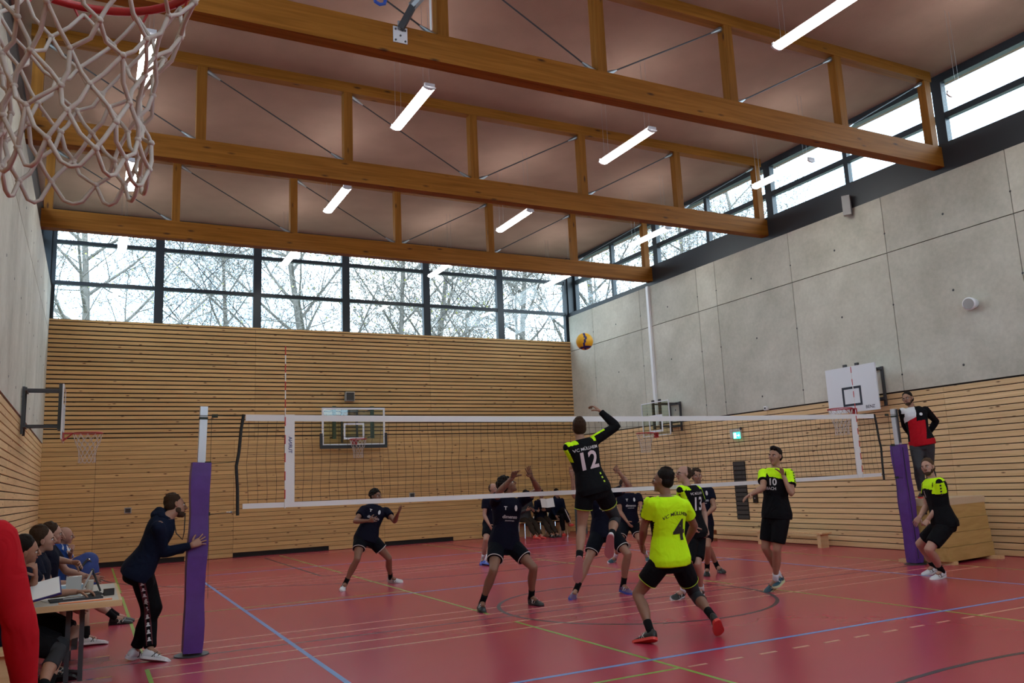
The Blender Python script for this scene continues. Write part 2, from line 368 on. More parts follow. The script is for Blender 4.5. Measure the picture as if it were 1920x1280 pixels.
yl=[(-11.33,'behind the camera in the last bay'),(-6.8,'above the camera'),(-2.27,'in front of the nearest truss'),(2.27,'between nearest and second truss'),(6.8,'between second and farthest truss'),(11.33,'between farthest truss and far windows')]
for y,yt in yl:
    for x,xt in zip(xsl,xn):
        lb='lit tube lamp, %s, %s'%(xt,yt)
        if lp is None: lp=lamp(); lp.location=(x,y,7.55); lp['label']=lb
        else: copy_tree(lp,(x,y,7.55),lb)
# ------------------------------------------------------------ outside
m=MB(); m.b2((-90,-90,-.5),(120,160,-.35)); m.build('ground','asphalt',kind='structure')
def tree_mesh(seed,H,wid=1.0):
    r=random.Random(seed); tr=MB(); br=MB(); lf=MB()
    def grow(p,d,l,rad,lev):
        pts=[p]; q=p.copy(); dd=d.copy(); k=(8,5,4,2,2,1)[lev]
        for i in range(k):
            dd=(dd+Vector((r.uniform(-1,1),r.uniform(-1,1),r.uniform(-.3,.9)))*(.035 if lev==0 else .16)).normalized(); q=q+dd*(l/k); pts.append(q.copy())
        rs=[rad*(1-.75*i/k) for i in range(k+1)]
        (tr if lev==0 else br).tube(pts,rs,7 if lev==0 else (5 if lev==1 else 3),caps=False)
        if lev>=5:
            if r.random()<.06:
                c=pts[-1]; s=.045; lf.add([c+Vector((s,0,0)),c+Vector((0,s,s)),c+Vector((-s,0,.4*s)),c+Vector((0,-s,-s))],[(0,1,2,3)])
            return
        nb=(17,8,6,4,3)[lev]
        for i in range(nb):
            t=(.22+.76*(i+.5)/nb) if lev==0 else .15+.85*(i+.5)/nb
            j=min(int(t*k),k-1); c=pts[j].lerp(pts[j+1],t*k-j); ax=(pts[j+1]-pts[j]).normalized()
            o=ax.orthogonal().normalized(); o.rotate(Matrix.Rotation(i*2.4+r.uniform(-.6,.6),3,ax))
            nd=(ax*r.uniform(.35,.75)+o*r.uniform(.7,1)*wid+Vector((0,0,.10))).normalized()
            grow(c,nd,l*(.40 if lev==0 else .52)*r.uniform(.75,1.15)*(1.25-.75*t if lev==0 else 1),max(rs[j]*.50,.012),lev+1)
    grow(Vector((0,0,0)),Vector((0,0,1)),H,H*.015,0)
    return [(tr.mesh('trunk','bark'),'trunk'),(br.mesh('branches','bark'),'branches'),(lf.mesh('leaves','leaf'),'leaves')]
TM=[tree_mesh(3,17,1.2),tree_mesh(11,15),tree_mesh(25,18,.9)]
tl=[(1.0,27,0,0,'bare tree with the thickest trunk behind the far window by the left wall'),(6.9,33,1,1.2,'bare tree behind the second and third far windows'),(10.4,29,2,.6,'slender bare tree behind the middle of the third far window'),
 (14.0,27.5,1,2.4,'bare tree with straight trunk behind the fourth far window'),(17.6,33,2,3.2,'bare tree farther back behind the fifth far window'),(20.3,27.5,0,4.0,'bare tree behind the sixth far window'),(25.0,27,2,1.7,'bare tree beyond the corner of the far and right walls'),
 (27.0,21.5,1,5.0,'bare tree outside the right wall windows nearest the corner'),(31.0,21.0,0,.4,'bare tree farther off outside the right wall windows')]
for x,y,k,rz,lb in tl:
    T=thing('bare_tree',lb,'tree',(x,y,-.35),'bare trees outside the hall'); T.rotation_euler=(0,0,rz)
    for me,nm in TM[k]:
        o=D.objects.new(nm,me); COL.objects.link(o); o.parent=T
        if nm!='trunk': o['kind']='stuff'

# ------------------------------------------------------------ people
mat('skin',(.31,.155,.10),.55,noise=.06,nscale=9); mat('skin_tan',(.22,.105,.065),.55,noise=.06,nscale=9); mat('skin_pale',(.38,.205,.15),.55,noise=.06,nscale=9)
mat('hair_dark',(.008,.005,.004),.6,bump=.8,bscale=120); mat('hair_brown',(.035,.018,.010),.6,bump=.8,bscale=120); mat('hair_light',(.07,.038,.02),.6,bump=.8,bscale=120)
mat('beard',(.05,.028,.018),.8); mat('eye_white',(.62,.6,.58),.3); mat('eye_dark',(.03,.02,.015),.3); mat('lips',(.27,.09,.075),.5)
mat('black_cloth',(.0045,.0045,.006),.85,bump=.4,bscale=14); mat('neon_cloth',(.55,.93,.008),.75,bump=.35,bscale=12); mat('navy_cloth',(.0055,.006,.016),.85,bump=.4,bscale=14)
mat('navy_shorts',(.004,.005,.009),.85,bump=.4,bscale=14); mat('hoodie',(.006,.010,.026),.9,bump=.5,bscale=12); mat('grey_cloth',(.05,.05,.055),.9,bump=.4,bscale=12)
mat('red_cloth',(.42,.008,.016),.85,bump=.5,bscale=9); mat('white_cloth',(.62,.62,.64),.8); mat('blue_cloth',(.02,.06,.24),.8,bump=.4,bscale=12); mat('dark_trousers',(.004,.0035,.005),.85,bump=.4,bscale=12)
mat('brown_trousers',(.03,.02,.015),.9); mat('print_white',(.60,.58,.60),.6); mat('print_pink',(.60,.47,.50),.6); mat('print_black',(.012,.015,.01),.6); mat('trim_white',(.62,.60,.58),.7); mat('trim_neon',(.45,.62,.03),.7)
mat('shoe_white',(.60,.61,.64),.5); mat('shoe_black',(.009,.009,.010),.5); mat('shoe_teal',(.006,.05,.08),.5); mat('shoe_navy',(.02,.03,.09),.5); mat('shoe_blue',(.03,.08,.45),.5); mat('shoe_red',(.62,.06,.05),.5); mat('shoe_purple',(.10,.05,.14),.5); mat('sole_red',(.62,.05,.04),.5); mat('sole_pale',(.55,.58,.35),.5)
mat('sole_pink',(.42,.16,.18),.5); mat('sock_white',(.6,.6,.66),.8); mat('knee_grey',(.03,.03,.034),.8); mat('maroon',(.09,.012,.02),.8)
VX=Vector
for k_,m_ in MT.items():
    if any(w in k_ for w in ('cloth','shorts','hoodie','trousers','hair','beard','knee_grey')): m_.node_tree.nodes['Principled BSDF'].inputs['Specular IOR Level'].default_value=.12
    if 'cloth' in k_ or 'hoodie' in k_ or 'shorts' in k_ or 'trousers' in k_:
        for n_ in m_.node_tree.nodes:
            if n_.type=='BUMP': n_.inputs['Distance'].default_value=.035; n_.inputs['Strength'].default_value=.55
            if n_.type=='TEX_NOISE': n_.inputs['Scale'].default_value=7; n_.inputs['Detail'].default_value=2; n_.inputs['Distortion'].default_value=1.2
def nrm(v): return v.normalized() if v.length>1e-9 else VX((0,0,1))
def remesh(mb,vox,sm=3,fac=.5):
    me=D.meshes.new('t'); me.from_pydata([tuple(v) for v in mb.v],[],mb.f); me.update(); o=D.objects.new('t',me); COL2.objects.link(o)
    m=o.modifiers.new('r','REMESH'); m.mode='VOXEL'; m.voxel_size=vox
    s=o.modifiers.new('s','SMOOTH'); s.factor=fac; s.iterations=sm
    VL.update(); dg=bpy.context.evaluated_depsgraph_get() if VL==bpy.context.view_layer else SC2.view_layers[0].depsgraph
    dg.update(); ev=o.evaluated_get(dg); r=D.meshes.new_from_object(ev)
    vs=[v.co.copy() for v in r.vertices]; fs=[tuple(p.vertices) for p in r.polygons]
    D.objects.remove(o); D.meshes.remove(me); D.meshes.remove(r)
    out=MB(); out.smooth=True; out.add(vs,fs); return out
SC2=D.scenes.new('workbench'); COL2=SC2.collection; VL=SC2.view_layers[0]
def ell_ring_loft(mb,secs,n=20):
    """secs: (centre, right vec, forward vec, half width, half depth)"""
    vs=[];fs=[]
    for c,r,f,w,d in secs:
        for j in range(n):
            a=2*math.pi*j/n; ca,sa=math.cos(a),math.sin(a); e=.82
            vs.append(c+r*(math.copysign(abs(ca)**e,ca)*w)+f*(math.copysign(abs(sa)**e,sa)*d))
    k=len(secs)
    for i in range(k-1):
        for j in range(n): fs.append((i*n+j,i*n+(j+1)%n,(i+1)*n+(j+1)%n,(i+1)*n+j))
    fs.append(tuple(range(n-1,-1,-1))); fs.append(tuple((k-1)*n+j for j in range(n))); mb.add(vs,fs)
class Body:
    def __init__(s,J,h,face=None,build=1.0,female=False):
        s.h=h; s.b=build; s.J={k:VX(v) for k,v in J.items()}; g=s.J; s.u=nrm(g['nk']-g['pel'])
        s.rh=nrm((g['HR']-g['HL'])-s.u*((g['HR']-g['HL']).dot(s.u))); s.rs=nrm((g['SR']-g['SL'])-s.u*((g['SR']-g['SL']).dot(s.u)))
        s.fh=nrm(s.u.cross(s.rh)); s.fs=nrm(s.u.cross(s.rs)); s.face=nrm(VX(face)) if face else s.fs
        hu=nrm(g['hd']-g['nk']*1.0+VX((0,0,.06))); s.hf=s.face; s.hr=nrm(s.hf.cross(hu)); s.hu=nrm(s.hr.cross(s.hf))
    def axis(s,t):
        g=s.J; r=nrm(s.rh.lerp(s.rs,max(0,min(1,t)))); f=nrm(s.u.cross(r)); return g['pel'].lerp(g['nk'],t) if t<=1 else g['nk']+s.u*((t-1)*.29*s.h), r, f
    def torso(s,mb,inf=0.0,t0=-.24,t1=1.10,flare=0.0):
        h=s.h*s.b
        prof=[(-.24,.070,.055,0),(-.12,.093,.066,-.004),(0,.098,.070,-.006),(.18,.092,.062,0),(.38,.082,.056,.004),(.58,.090,.061,.004),(.76,.101,.066,.002),(.88,.100,.062,-.002),(.96,.082,.050,-.006),(1.03,.052,.040,-.004),(1.12,.034,.034,.0)]
        out=[]
        for t,w,d,o in prof:
            if t<t0-.001 or t>t1+.001: continue
            c,r,f=s.axis(t); fl=flare*max(0,(.35-t)) ; out.append((c+f*(o*s.h),r,f,w*h+inf+fl,d*h+inf+fl))
        ell_ring_loft(mb,out)
    def limb(s,mb,pts,n=14):
        # pts: (point, radius)
        P=[];R=[]
        for i in range(len(pts)-1):
            a,ra=pts[i]; b,rb=pts[i+1]
            for k in range(3): t=k/3; P.append(a.lerp(b,t)); R.append(ra+(rb-ra)*t)
        P.append(pts[-1][0]); R.append(pts[-1][1]); mb.tube(P,R,n)
    def arm(s,mb,S,inf=0,t0=0,t1=2.0,cuff=0):
        g=s.J; h=s.h*s.b; a,b,c=g['S'+S],g['E'+S],g['W'+S]
        prof=[(0,.030),(.3,.028),(.6,.0255),(.85,.0225),(1.0,.0225),(1.2,.0240),(1.45,.0215),(1.75,.0165),(2.0,.0145)]
        pt=lambda t:a.lerp(b,t) if t<=1 else b.lerp(c,t-1)
        rr=lambda t:[p0[1]+(p1[1]-p0[1])*(t-p0[0])/(p1[0]-p0[0]) for p0,p1 in zip(prof[:-1],prof[1:]) if p0[0]<=t<=p1[0]+1e-9][0]
        ts=sorted({t0,t1}|{p[0] for p in prof if t0<p[0]<t1})
        s.limb(mb,[(pt(t),rr(t)*h+inf*(1 if not cuff else (1+cuff*(t-t0)/(t1-t0)))) for t in ts])
    def leg(s,mb,S,inf=0,t0=0,t1=2.0,flare=0,back=True):
        g=s.J; h=s.h*s.b; a,b,c=g['H'+S],g['K'+S],g['A'+S]
        prof=[(-.05,.050),(.0,.053),(.25,.050),(.55,.043),(.85,.033),(1.0,.031),(1.12,.0290),(1.32,.0325),(1.5,.029),(1.75,.0205),(1.95,.0185),(2.0,.019)]
        f=nrm(b-(a+c)/2) if (b-(a+c)/2).length>.03 else s.fh
        def pt(t):
            p=a.lerp(b,t) if t<=1 else b.lerp(c,t-1)
            if 1.1<t<1.7: p=p-f*(.010*h*math.sin(math.pi*(t-1.1)/.6))
            return p
        rr=lambda t:[p0[1]+(p1[1]-p0[1])*(t-p0[0])/(p1[0]-p0[0]) for p0,p1 in zip(prof[:-1],prof[1:]) if p0[0]<=t<=p1[0]+1e-9][0]
        ts=sorted({t0,t1}|{p[0] for p in prof if t0<p[0]<t1})
        s.limb(mb,[(pt(t),rr(t)*h+inf+flare*max(0,(t-t0)/(t1-t0))) for t in ts]); return pt(t1),rr(t1)*h+inf+flare
    def H(s,x,y,z): k=s.h/1.80; return s.J['hd']+(s.hr*x+s.hf*y+s.hu*z)*k
    def HM(s): M=Matrix((s.hr,s.hf,s.hu)).transposed().to_4x4(); return M
    def hand(s,mb,S,curl=.35,n=None,spread=1.0,thumb=.9):
        g=s.J; k=s.h/1.82; w=g['W'+S]; d=nrm(g['F'+S]-w); fa=nrm(w-g['E'+S])
        if n is None:
            n=(g['pel'].lerp(g['nk'],.6)-w); 
        n=VX(n); n=nrm(n-d*n.dot(d)); side=n.cross(d)*(1 if S=='L' else -1)   # towards the thumb
        M=Matrix((side,d,n)).transposed().to_4x4()
        vs=[];secs=[(-.015,.027,.018),(.012,.031,.018),(.05,.041,.016),(.085,.042,.0135),(.098,.038,.010)]
        ell_ring_loft(mb,[(w+d*(y*k),side,n,a*k,b*k) for y,a,b in secs],12)
        for i,(off,l,r,fan) in enumerate(((.030,.070,.0085,.16),(.0105,.078,.0088,.05),(-.0095,.073,.0084,-.06),(-.029,.058,.0075,-.18))):
            p=w+d*(.088*k)+side*(off*k); a=fan*spread; dd=nrm(d*math.cos(a)+side*math.sin(a)); pts=[p-dd*.02]; rs=[r*k]; pts.append(p); rs.append(r*k); ang=curl*(.7+.15*i)
            for q,fr in enumerate((.45,.30,.25)):
                ang2=ang*(q+1)*.8; e=nrm(dd*math.cos(ang2)+n*math.sin(ang2)); p=p+e*(l*fr*k); pts.append(p); rs.append(r*k*(.94-.08*q))
            mb.tube(pts,rs,7); mb.ball(pts[-1],rs[-1]*.98,7,5)
        p=w+d*(.022*k)+side*(.022*k)+n*(.004*k); pts=[p]; rs=[.012*k]
        for q,(l,a) in enumerate(((.038,thumb),(.032,thumb*.65),(.026,thumb*.45))):
            e=nrm(d*math.cos(a)+side*math.sin(a)+n*(.25+.5*curl*q)); p=p+e*(l*k); pts.append(p); rs.append((.0115-.0012*q)*k)
        mb.tube(pts,rs,7); mb.ball(pts[-1],rs[-1]*.98,7,5)
    def head(s,mb):
        T=s.HM(); k=s.h/1.80; B=lambda c,r:mb.ball(s.H(*c),tuple(a*k for a in r),16,12,T)
        B((0,-.012,.022),(.074,.095,.094)); B((0,.022,-.03),(.060,.066,.075)); B((0,.040,-.075),(.040,.043,.036)); B((0,.066,-.098),(.022,.018,.018)); B((0,.070,.022),(.050,.020,.012))
        for x in (-.042,.042): B((x,.050,-.020),(.022,.026,.024))
        g=s.J; s.limb(mb,[(g['nk']-s.u*.02,.044*k),(g['nk'].lerp(s.H(0,-.01,-.06),.5),.054*k*.98),(s.H(0,-.015,-.05),.055*k)])
        mb.tube([g['nk']-s.u*.045*k-s.rs*.085*k,g['nk']+s.u*.035*k,g['nk']-s.u*.045*k+s.rs*.085*k],[.022*k,.04*k,.022*k],10)
    def facebits(s,mb):
        T=s.HM(); k=s.h/1.80; B=lambda c,r,n=10,m=8:mb.ball(s.H(*c),tuple(a*k for a in r),n,m,T)
        mb.tube([s.H(0,.082,.022),s.H(0,.096,-.004),s.H(0,.108,-.024),s.H(0,.086,-.036)],[.0085*k,.010*k,.0125*k,.011*k],8)
        for x in (-.011,.011): B((x,.092,-.030),(.008,.010,.007))
        for x in (-1,1):
            mb.tube([s.H(x*.072,.010,.016),s.H(x*.080,-.004,.021),s.H(x*.083,-.012,.006),s.H(x*.079,-.008,-.016),s.H(x*.072,.006,-.028)],[.005*k,.0075*k,.0085*k,.0075*k,.005*k],8)
            B((x*.074,.0,-.002),(.010,.016,.028))
def ring(b,c,ax,r,th,name,m,par):
    ax=nrm(ax); u=ax.orthogonal().normalized(); w=ax.cross(u); mb=MB(); mb.smooth=True
    mb.tube([c+(u*math.cos(a)+w*math.sin(a))*r for a in [2*math.pi*i/24 for i in range(24)]],th,6,closed=True,up=ax); return mb.build(name,m,par)
def shoe(b,S,par,m,sole,sock=None,sock_h=.10):
    g=b.J; k=b.h/1.82; A,T,K=g['A'+S],g['T'+S],g['K'+S]; v=nrm(T-A); sh=nrm(K-A); s=nrm(v.cross(sh)); up=nrm(s.cross(v)); a=math.radians(15)
    f=nrm(v*math.cos(a)+up*math.sin(a)); up=nrm(s.cross(f))
    prof=[(-.066,.018,-.028),(-.058,.028,.004),(-.035,.036,.022),(.0,.039,.026),(.035,.040,.012),(.07,.043,-.012),(.11,.047,-.030),(.15,.049,-.040),(.185,.044,-.046),(.208,.031,-.054),(.218,.014,-.062)]
    mb=MB(); mb.smooth=True; n=14; vs=[];fs=[]
    for x,w,zt in prof:
        zb=-.078
        for j in range(n):
            q=2*math.pi*j/n; cx,sz=math.cos(q),math.sin(q); z=(zt+zb)/2+(zt-zb)/2*math.copysign(abs(sz)**.75,sz); ww=w*(1-.28*max(0,sz))
            vs.append(A+f*(x*k)+s*(cx*abs(cx)**-.2*ww*k if abs(cx)>1e-6 else 0)+up*(z*k))
    m_=len(prof)
    for i in range(m_-1):
        for j in range(n): fs.append((i*n+j,i*n+(j+1)%n,(i+1)*n+(j+1)%n,(i+1)*n+j))
    fs.append(tuple(range(n-1,-1,-1))); fs.append(tuple((m_-1)*n+j for j in range(n))); mb.add(vs,fs); so=mb.build('shoe',m,par)
    mb=MB(); ol=[(x,w*1.10+.001) for x,w,_ in prof]; ol[0]=(-.074,.016); ol[-1]=(.226,.012)
    L_=[(x,w) for x,w in ol]+[(x,-w) for x,w in reversed(ol)]; vs=[A+f*(x*k)+s*(w*k)+up*(z*k) for z in (-.090,-.064) for x,w in L_]; q=len(L_)
    fs=[(i,(i+1)%q,q+(i+1)%q,q+i) for i in range(q)]+[tuple(reversed(range(q))),tuple(range(q,2*q))]; mb.add(vs,fs); mb.build('sole',sole,so)
    mb=MB()
    for i in range(4):
        x=.035+.02*i; z=.014-.012*i; mb.tube([A+f*(x*k)+s*(-.022*k)+up*((z-.006)*k),A+f*(x*k)+up*((z+.003)*k),A+f*(x*k)+s*(.022*k)+up*((z-.006)*k)],.0028*k,4)
    mb.build('laces','trim_white' if m!='shoe_white' else 'knee_grey',so)
    mb=MB()
    for q in (-1,1):
        for x0,x1 in ((.045,.085),(.075,.055),(.10,.115)):
            mb.tube([A+f*(x0*k)+s*(q*.0425*k)+up*(-.062*k),A+f*((x0+x1)/2*k)+s*(q*.0405*k)+up*(-.036*k),A+f*(x1*k)+s*(q*.031*k)+up*((-.008 if x1<.1 else -.026)*k)],[(.0045*k,.002*k)]*3,5)
    mb.build('side_stripes','knee_grey' if m=='shoe_white' else 'trim_white',so)
    if sock:
        mb=MB(); mb.smooth=True; P0=A-up*.012; c=g['K'+S]; d=nrm(c-A); r=.0185*b.h*b.b; mb.tube([A-d*.02,A+d*.03,A+d*sock_h*.6,A+d*sock_h],[r+.007,r+.006,r+.006,r+.009],14); mb.build('sock',sock,par)
def text_mesh(txt,size):
    cu=D.curves.new('t','FONT'); cu.body=txt; cu.size=size; cu.align_x='CENTER'; cu.align_y='CENTER'; cu.offset=size*(.022 if len(txt)<3 else .014); cu.resolution_u=3
    o=D.objects.new('t',cu); COL2.objects.link(o); VL.update(); me=D.meshes.new_from_object(o.evaluated_get(VL.depsgraph)); D.objects.remove(o)
    import bmesh
    bm=bmesh.new(); bm.from_mesh(me); D.meshes.remove(me)
    bmesh.ops.triangulate(bm,faces=bm.faces[:])
    for it in range(4):
        e=[x for x in bm.edges if x.calc_length()>.03]
        if not e: break
        bmesh.ops.subdivide_edges(bm,edges=e,cuts=1); bmesh.ops.triangulate(bm,faces=[f for f in bm.faces if len(f.verts)>3])
    vs=[v.co.copy() for v in bm.verts]; bm.verts.ensure_lookup_table(); fs=[tuple(v.index for v in f.verts) for f in bm.faces]; bm.free(); return vs,fs
def decal(shirt,c,r,u,nout,vs,fs,m,name,off=.004,arc=0,par=None):
    """wrap flat print (vs in r,u plane around c) onto the garment"""
    bv=BVHTree.FromPolygons([VX(v) for v in shirt.v],shirt.f); out=[]; ok=True
    for v in vs:
        p=c+r*v.x+u*(v.y-arc*v.x*v.x)+nout*.4; h=bv.ray_cast(p,-nout,.8)
        q=(h[0]+nout*off) if h[0] is not None else (c+r*v.x+u*v.y+nout*.02); out.append(q)
    mb=MB(); mb.add(out,fs); return mb.build(name,m,par)
def printed(b,shirt,par,txt,t,x,size,m,back=False,arc=0,name='lettering',tilt=0):
    c,r,f=b.axis(t); n=f*(-1 if back else 1); rr=(r if back else -r); c=c+r*x
    u=nrm(b.u); vs,fs=text_mesh(txt,size)
    # text must read left to right for someone looking along -n
    return decal(shirt,c,rr,u,n,vs,fs,m,name,arc=arc,par=par)
def person(key,label,h,skin='skin',hair='hair_brown',face=None,shirt='navy',sleeve=.55,shorts='black',short_len=.72,trim=None,socks='black_cloth',sock_h=.12,shoes=('shoe_black','shoe_black'),
           hands=({},{}),curl=(.35,.35),palm=(None,None),build=1.0,hairkind='short',beard=False,glasses=False,kneepad=(),longsleeve=None,group=None,extra=None,trousers=None,J=None):
    J=J or PEOPLE[key]; b=Body(J,h,face,build); g=b.J
    zb=min(g['AL'].z,g['AR'].z)-.09
    P=thing('person',label,'person',(g['pel'].x,g['pel'].y,max(0,zb)),group)
    # body: one continuous skin
    mb=MB(); b.torso(mb); b.head(mb)
    for i,S in enumerate('LR'):
        b.arm(mb,S); b.leg(mb,S); mb.ball(g['S'+S],.033*h,12,8)
        mb.tube([g['A'+S]+nrm(g['K'+S]-g['A'+S])*.03,g['A'+S],g['A'+S]+(g['T'+S]-g['A'+S])*.5],[.019*h,.02*h,.015*h],10)
    bd=remesh(mb,.0115,3); 
    for i,S in enumerate('LR'): b.hand(bd,S,curl[i],palm[i],**hands[i])
    b.facebits(bd); bd.build('body',skin,P)
    T=b.HM(); k=h/1.80
    for x in (-1,1):
        e=MB(); e.smooth=True; e.ball(b.H(x*.031,.0735,.002),tuple(a*k for a in(.0125,.010,.0085)),10,8,T); eo=e.build('eye','eye_white',P)
        e=MB(); e.smooth=True; e.ball(b.H(x*.031,.0825,.002),tuple(a*k for a in(.0055,.003,.0055)),8,6,T); e.build('iris','eye_dark',eo)
        e=MB(); e.smooth=True; e.tube([b.H(x*.014,.087,.017),b.H(x*.033,.087,.023),b.H(x*.052,.072,.016)],[.003*k,.004*k,.0025*k],6); e.build('eyebrow',hair if hair!='none' else 'beard',P)
    e=MB(); e.smooth=True; e.tube([b.H(-.022,.076,-.058),b.H(-.010,.086,-.056),b.H(0,.088,-.057),b.H(.010,.086,-.056),b.H(.022,.076,-.058)],[.002*k,.0055*k,.006*k,.0055*k,.002*k],6); e.build('mouth','lips',P)
    rr=random.Random(hash(key)%1000 if False else sum(map(ord,key)))
    if hairkind!='bald':
        hb=MB(); B=lambda c,r:hb.ball(b.H(*c),tuple(a*k for a in r),14,10,T)
        if hairkind=='receding': B((0,-.050,.028),(.080,.070,.082)); B((0,-.048,-.005),(.081,.062,.062))
        else: B((0,-.028,.052),(.082,.090,.085)); B((0,-.045,-.002),(.082,.066,.068))
        if hairkind=='short':
            for i in range(26):
                a=rr.uniform(0,6.28); q=rr.uniform(.1,1.2); B((.060*math.cos(a)*math.sin(q),-.032+.068*math.sin(a)*math.sin(q),.055+.076*math.cos(q)),(.022,.024,.020))
        if hairkind=='curly':
            for i in range(60):
                a=rr.uniform(0,6.28); q=rr.uniform(.1,1.75); yy=-.03+.092*math.sin(a)*math.sin(q)
                if yy>.05 and q>1.1: continue
                B((.078*math.cos(a)*math.sin(q),yy,.040+.088*math.cos(q)),(.024,.024,.024))
        if hairkind=='quiff':
            for i in range(16): B((rr.uniform(-.045,.045),rr.uniform(.02,.065),.105+rr.uniform(-.01,.018)),(.022,.024,.022))
        remesh(hb,.007,1).build('hair',hair,P)
    elif hair!='none':
        hb=MB(); B=lambda c,r:hb.ball(b.H(*c),tuple(a*k for a in r),14,10,T); B((0,-.050,-.005),(.078,.062,.050)); remesh(hb,.007,1).build('hair',hair,P)
    if beard:
        hb=MB(); B=lambda c,r:hb.ball(b.H(*c),tuple(a*k for a in r),14,10,T); B((0,.040,-.082),(.046,.046,.034)); B((0,.062,-.100),(.026,.024,.020))
        for x in (-1,1): B((x*.052,.018,-.055),(.014,.030,.030))
        for x in (-.012,.012): B((x,.082,-.044),(.014,.008,.005))
        remesh(hb,.007,1).build('beard','beard',P)
    if glasses:
        e=MB()
        for x in (-1,1): 
            c=b.H(x*.031,.096,.001); e.tube([c+(b.hr*math.cos(a)*.024+b.hu*math.sin(a)*.017)*k for a in [i*math.pi/8 for i in range(16)]],.0022*k,5,closed=True,up=b.hf)
            e.tube([b.H(x*.054,.092,.004),b.H(x*.076,.060,.006),b.H(x*.080,.0,.006)],.002*k,5)
        e.tube([b.H(-.008,.098,.004),b.H(.008,.098,.004)],.002*k,5); e.build('glasses','black_plastic',P)
    # shirt
    sm={'navy':['navy_cloth'],'black':['black_cloth','neon_cloth'],'neon':['neon_cloth','black_cloth'],'hoodie':['hoodie'],'red':['red_cloth','black_cloth','white_cloth'],'blue':['blue_cloth','white_cloth'],'allred':['red_cloth'],'grey':['grey_cloth']}[shirt]
    sl=[sleeve,sleeve]
    if longsleeve=='R': sl[1]=1.96
    if longsleeve=='L': sl[0]=1.96
    mb=MB(); b.torso(mb,.018,-.12 if shirt!='hoodie' else -.16,1.08,flare=.045)
    for i,S in enumerate('LR'):
        b.arm(mb,S,.013 if sl[i]>1 else .017,0,sl[i],cuff=.55 if sl[i]<1 else .0); mb.ball(g['S'+S]-b.u*.01,.033*h+.010,12,8)
        mb.tube([g['S'+S]-b.u*.02*h,b.axis(.88)[0]],[.036*h,.05*h],10)
    sh=remesh(mb,.0085 if shirt in('black','red') else .0125,4)
    if len(sm)>1:
        C_=b.J; col=[]
        for f in sh.f:
            p=VX((0,0,0))
            for i in f: p=p+VX(sh.v[i])
            p=p/len(f); t=(p-g['pel']).dot(b.u)/(g['nk']-g['pel']).length; c,r,fw=b.axis(min(1,max(0,t))); x=(p-c).dot(r); y=(p-c).dot(fw); mi=0
            ax=abs(x)/h; S='R' if x>0 else 'L'; a,e=g['S'+S],g['E'+S]; d=e-a; q=(p-a).dot(d)/d.length_squared; off=(p-a-d*q); out=nrm(nrm((r if x>0 else -r)*.6+b.u*.8)-nrm(d)*nrm((r if x>0 else -r)*.6+b.u*.8).dot(nrm(d)))
            onarm=off.length<.06*h and q>.0 and (ax>.095 or q>.35)
            if shirt=='black':
                far_=ax>.125
                if onarm: mi=1 if (nrm(off).dot(out)>.25 and q<(.55 if sl[0 if S=='L' else 1]>1 else sleeve-.07)) else 0
                elif far_: mi=0
                elif y>0 and t>.80+.02*math.cos(ax*30) and t<1.06: mi=1
                elif ax>.06 and t>.93 : mi=1
            elif shirt=='neon': mi=1 if ((onarm and q>sleeve-.035) or t>1.045) else 0
            elif shirt=='red':
                front=y>0
                if onarm: mi=1 if nrm(off).dot(out)<.8 else 0
                elif front and x>0 and t>.62+.9*(.09-ax)*1.3 and ax<.12 : mi=2
                elif front and x<0 and t>.60: mi=1
                elif not front: mi=1
                elif ax>.075: mi=1
                if t<.05: mi=0
            elif shirt=='blue': mi=1 if (onarm and nrm(off).dot(out)>.3) else 0
            col.append(mi)
        sh.m=col
    so=sh.build({'hoodie':'hoodie','red':'jacket','allred':'sweatshirt'}.get(shirt,'shirt'),sm,P)
    if shirt=='hoodie':
        hb=MB(); hb.tube([g['nk']-b.rs*.10-b.fs*.02+b.u*.01,g['nk']-b.fs*.09+b.u*.03,g['nk']+b.rs*.10-b.fs*.02+b.u*.01],[.035,.055,.035],12); hb.ball(g['nk']-b.fs*.10-b.u*.01,(.085,.055,.055),12,8,Matrix((b.rs,b.fs,b.u)).transposed().to_4x4())
        hb.tube([g['nk']-b.rs*.09+b.u*.02,g['nk']+b.fs*.05+b.u*.0,g['nk']+b.rs*.09+b.u*.02],[.025,.02,.025],10)
        remesh(hb,.011,2).build('hood','hoodie',so)
    # trousers / shorts
    wf=.013
    if trousers:
        mb=MB(); b.torso(mb,.012,-.24,.20)
        for S in 'LR': b.leg(mb,S,.016,-.02,1.93,flare=.012)
        b.trm=remesh(mb,.0125,3); b.trm.build('trousers',trousers,P)
    else:
        sc_={'black':'black_cloth','navy':'navy_shorts'}[shorts]; mb=MB(); b.torso(mb,.010,-.24,.16); ends=[]
        for S in 'LR': ends.append(b.leg(mb,S,.013,-.02,short_len,flare=.016))
        rm=remesh(mb,.0125,3); sho=rm.build('shorts',sc_,P)
        if trim:
            for S,(c,r) in zip('LR',ends): ring(b,c-(g['K'+S]-g['H'+S]).normalized()*.004,g['K'+S]-g['H'+S],r-.002,.0055 if trim=='trim_white' else .0035,'hem_trim',trim,sho)
    for S in kneepad:
        mb=MB(); mb.smooth=True; b.leg(mb,S,.008,.62,1.35); mb.build('knee_sleeve','knee_grey',P)
    for S in 'LR':
        shoe(b,S,P,shoes[0],shoes[1],None if trousers else socks,sock_h)
    if extra: extra(b,P,sh,so)
    return b,P

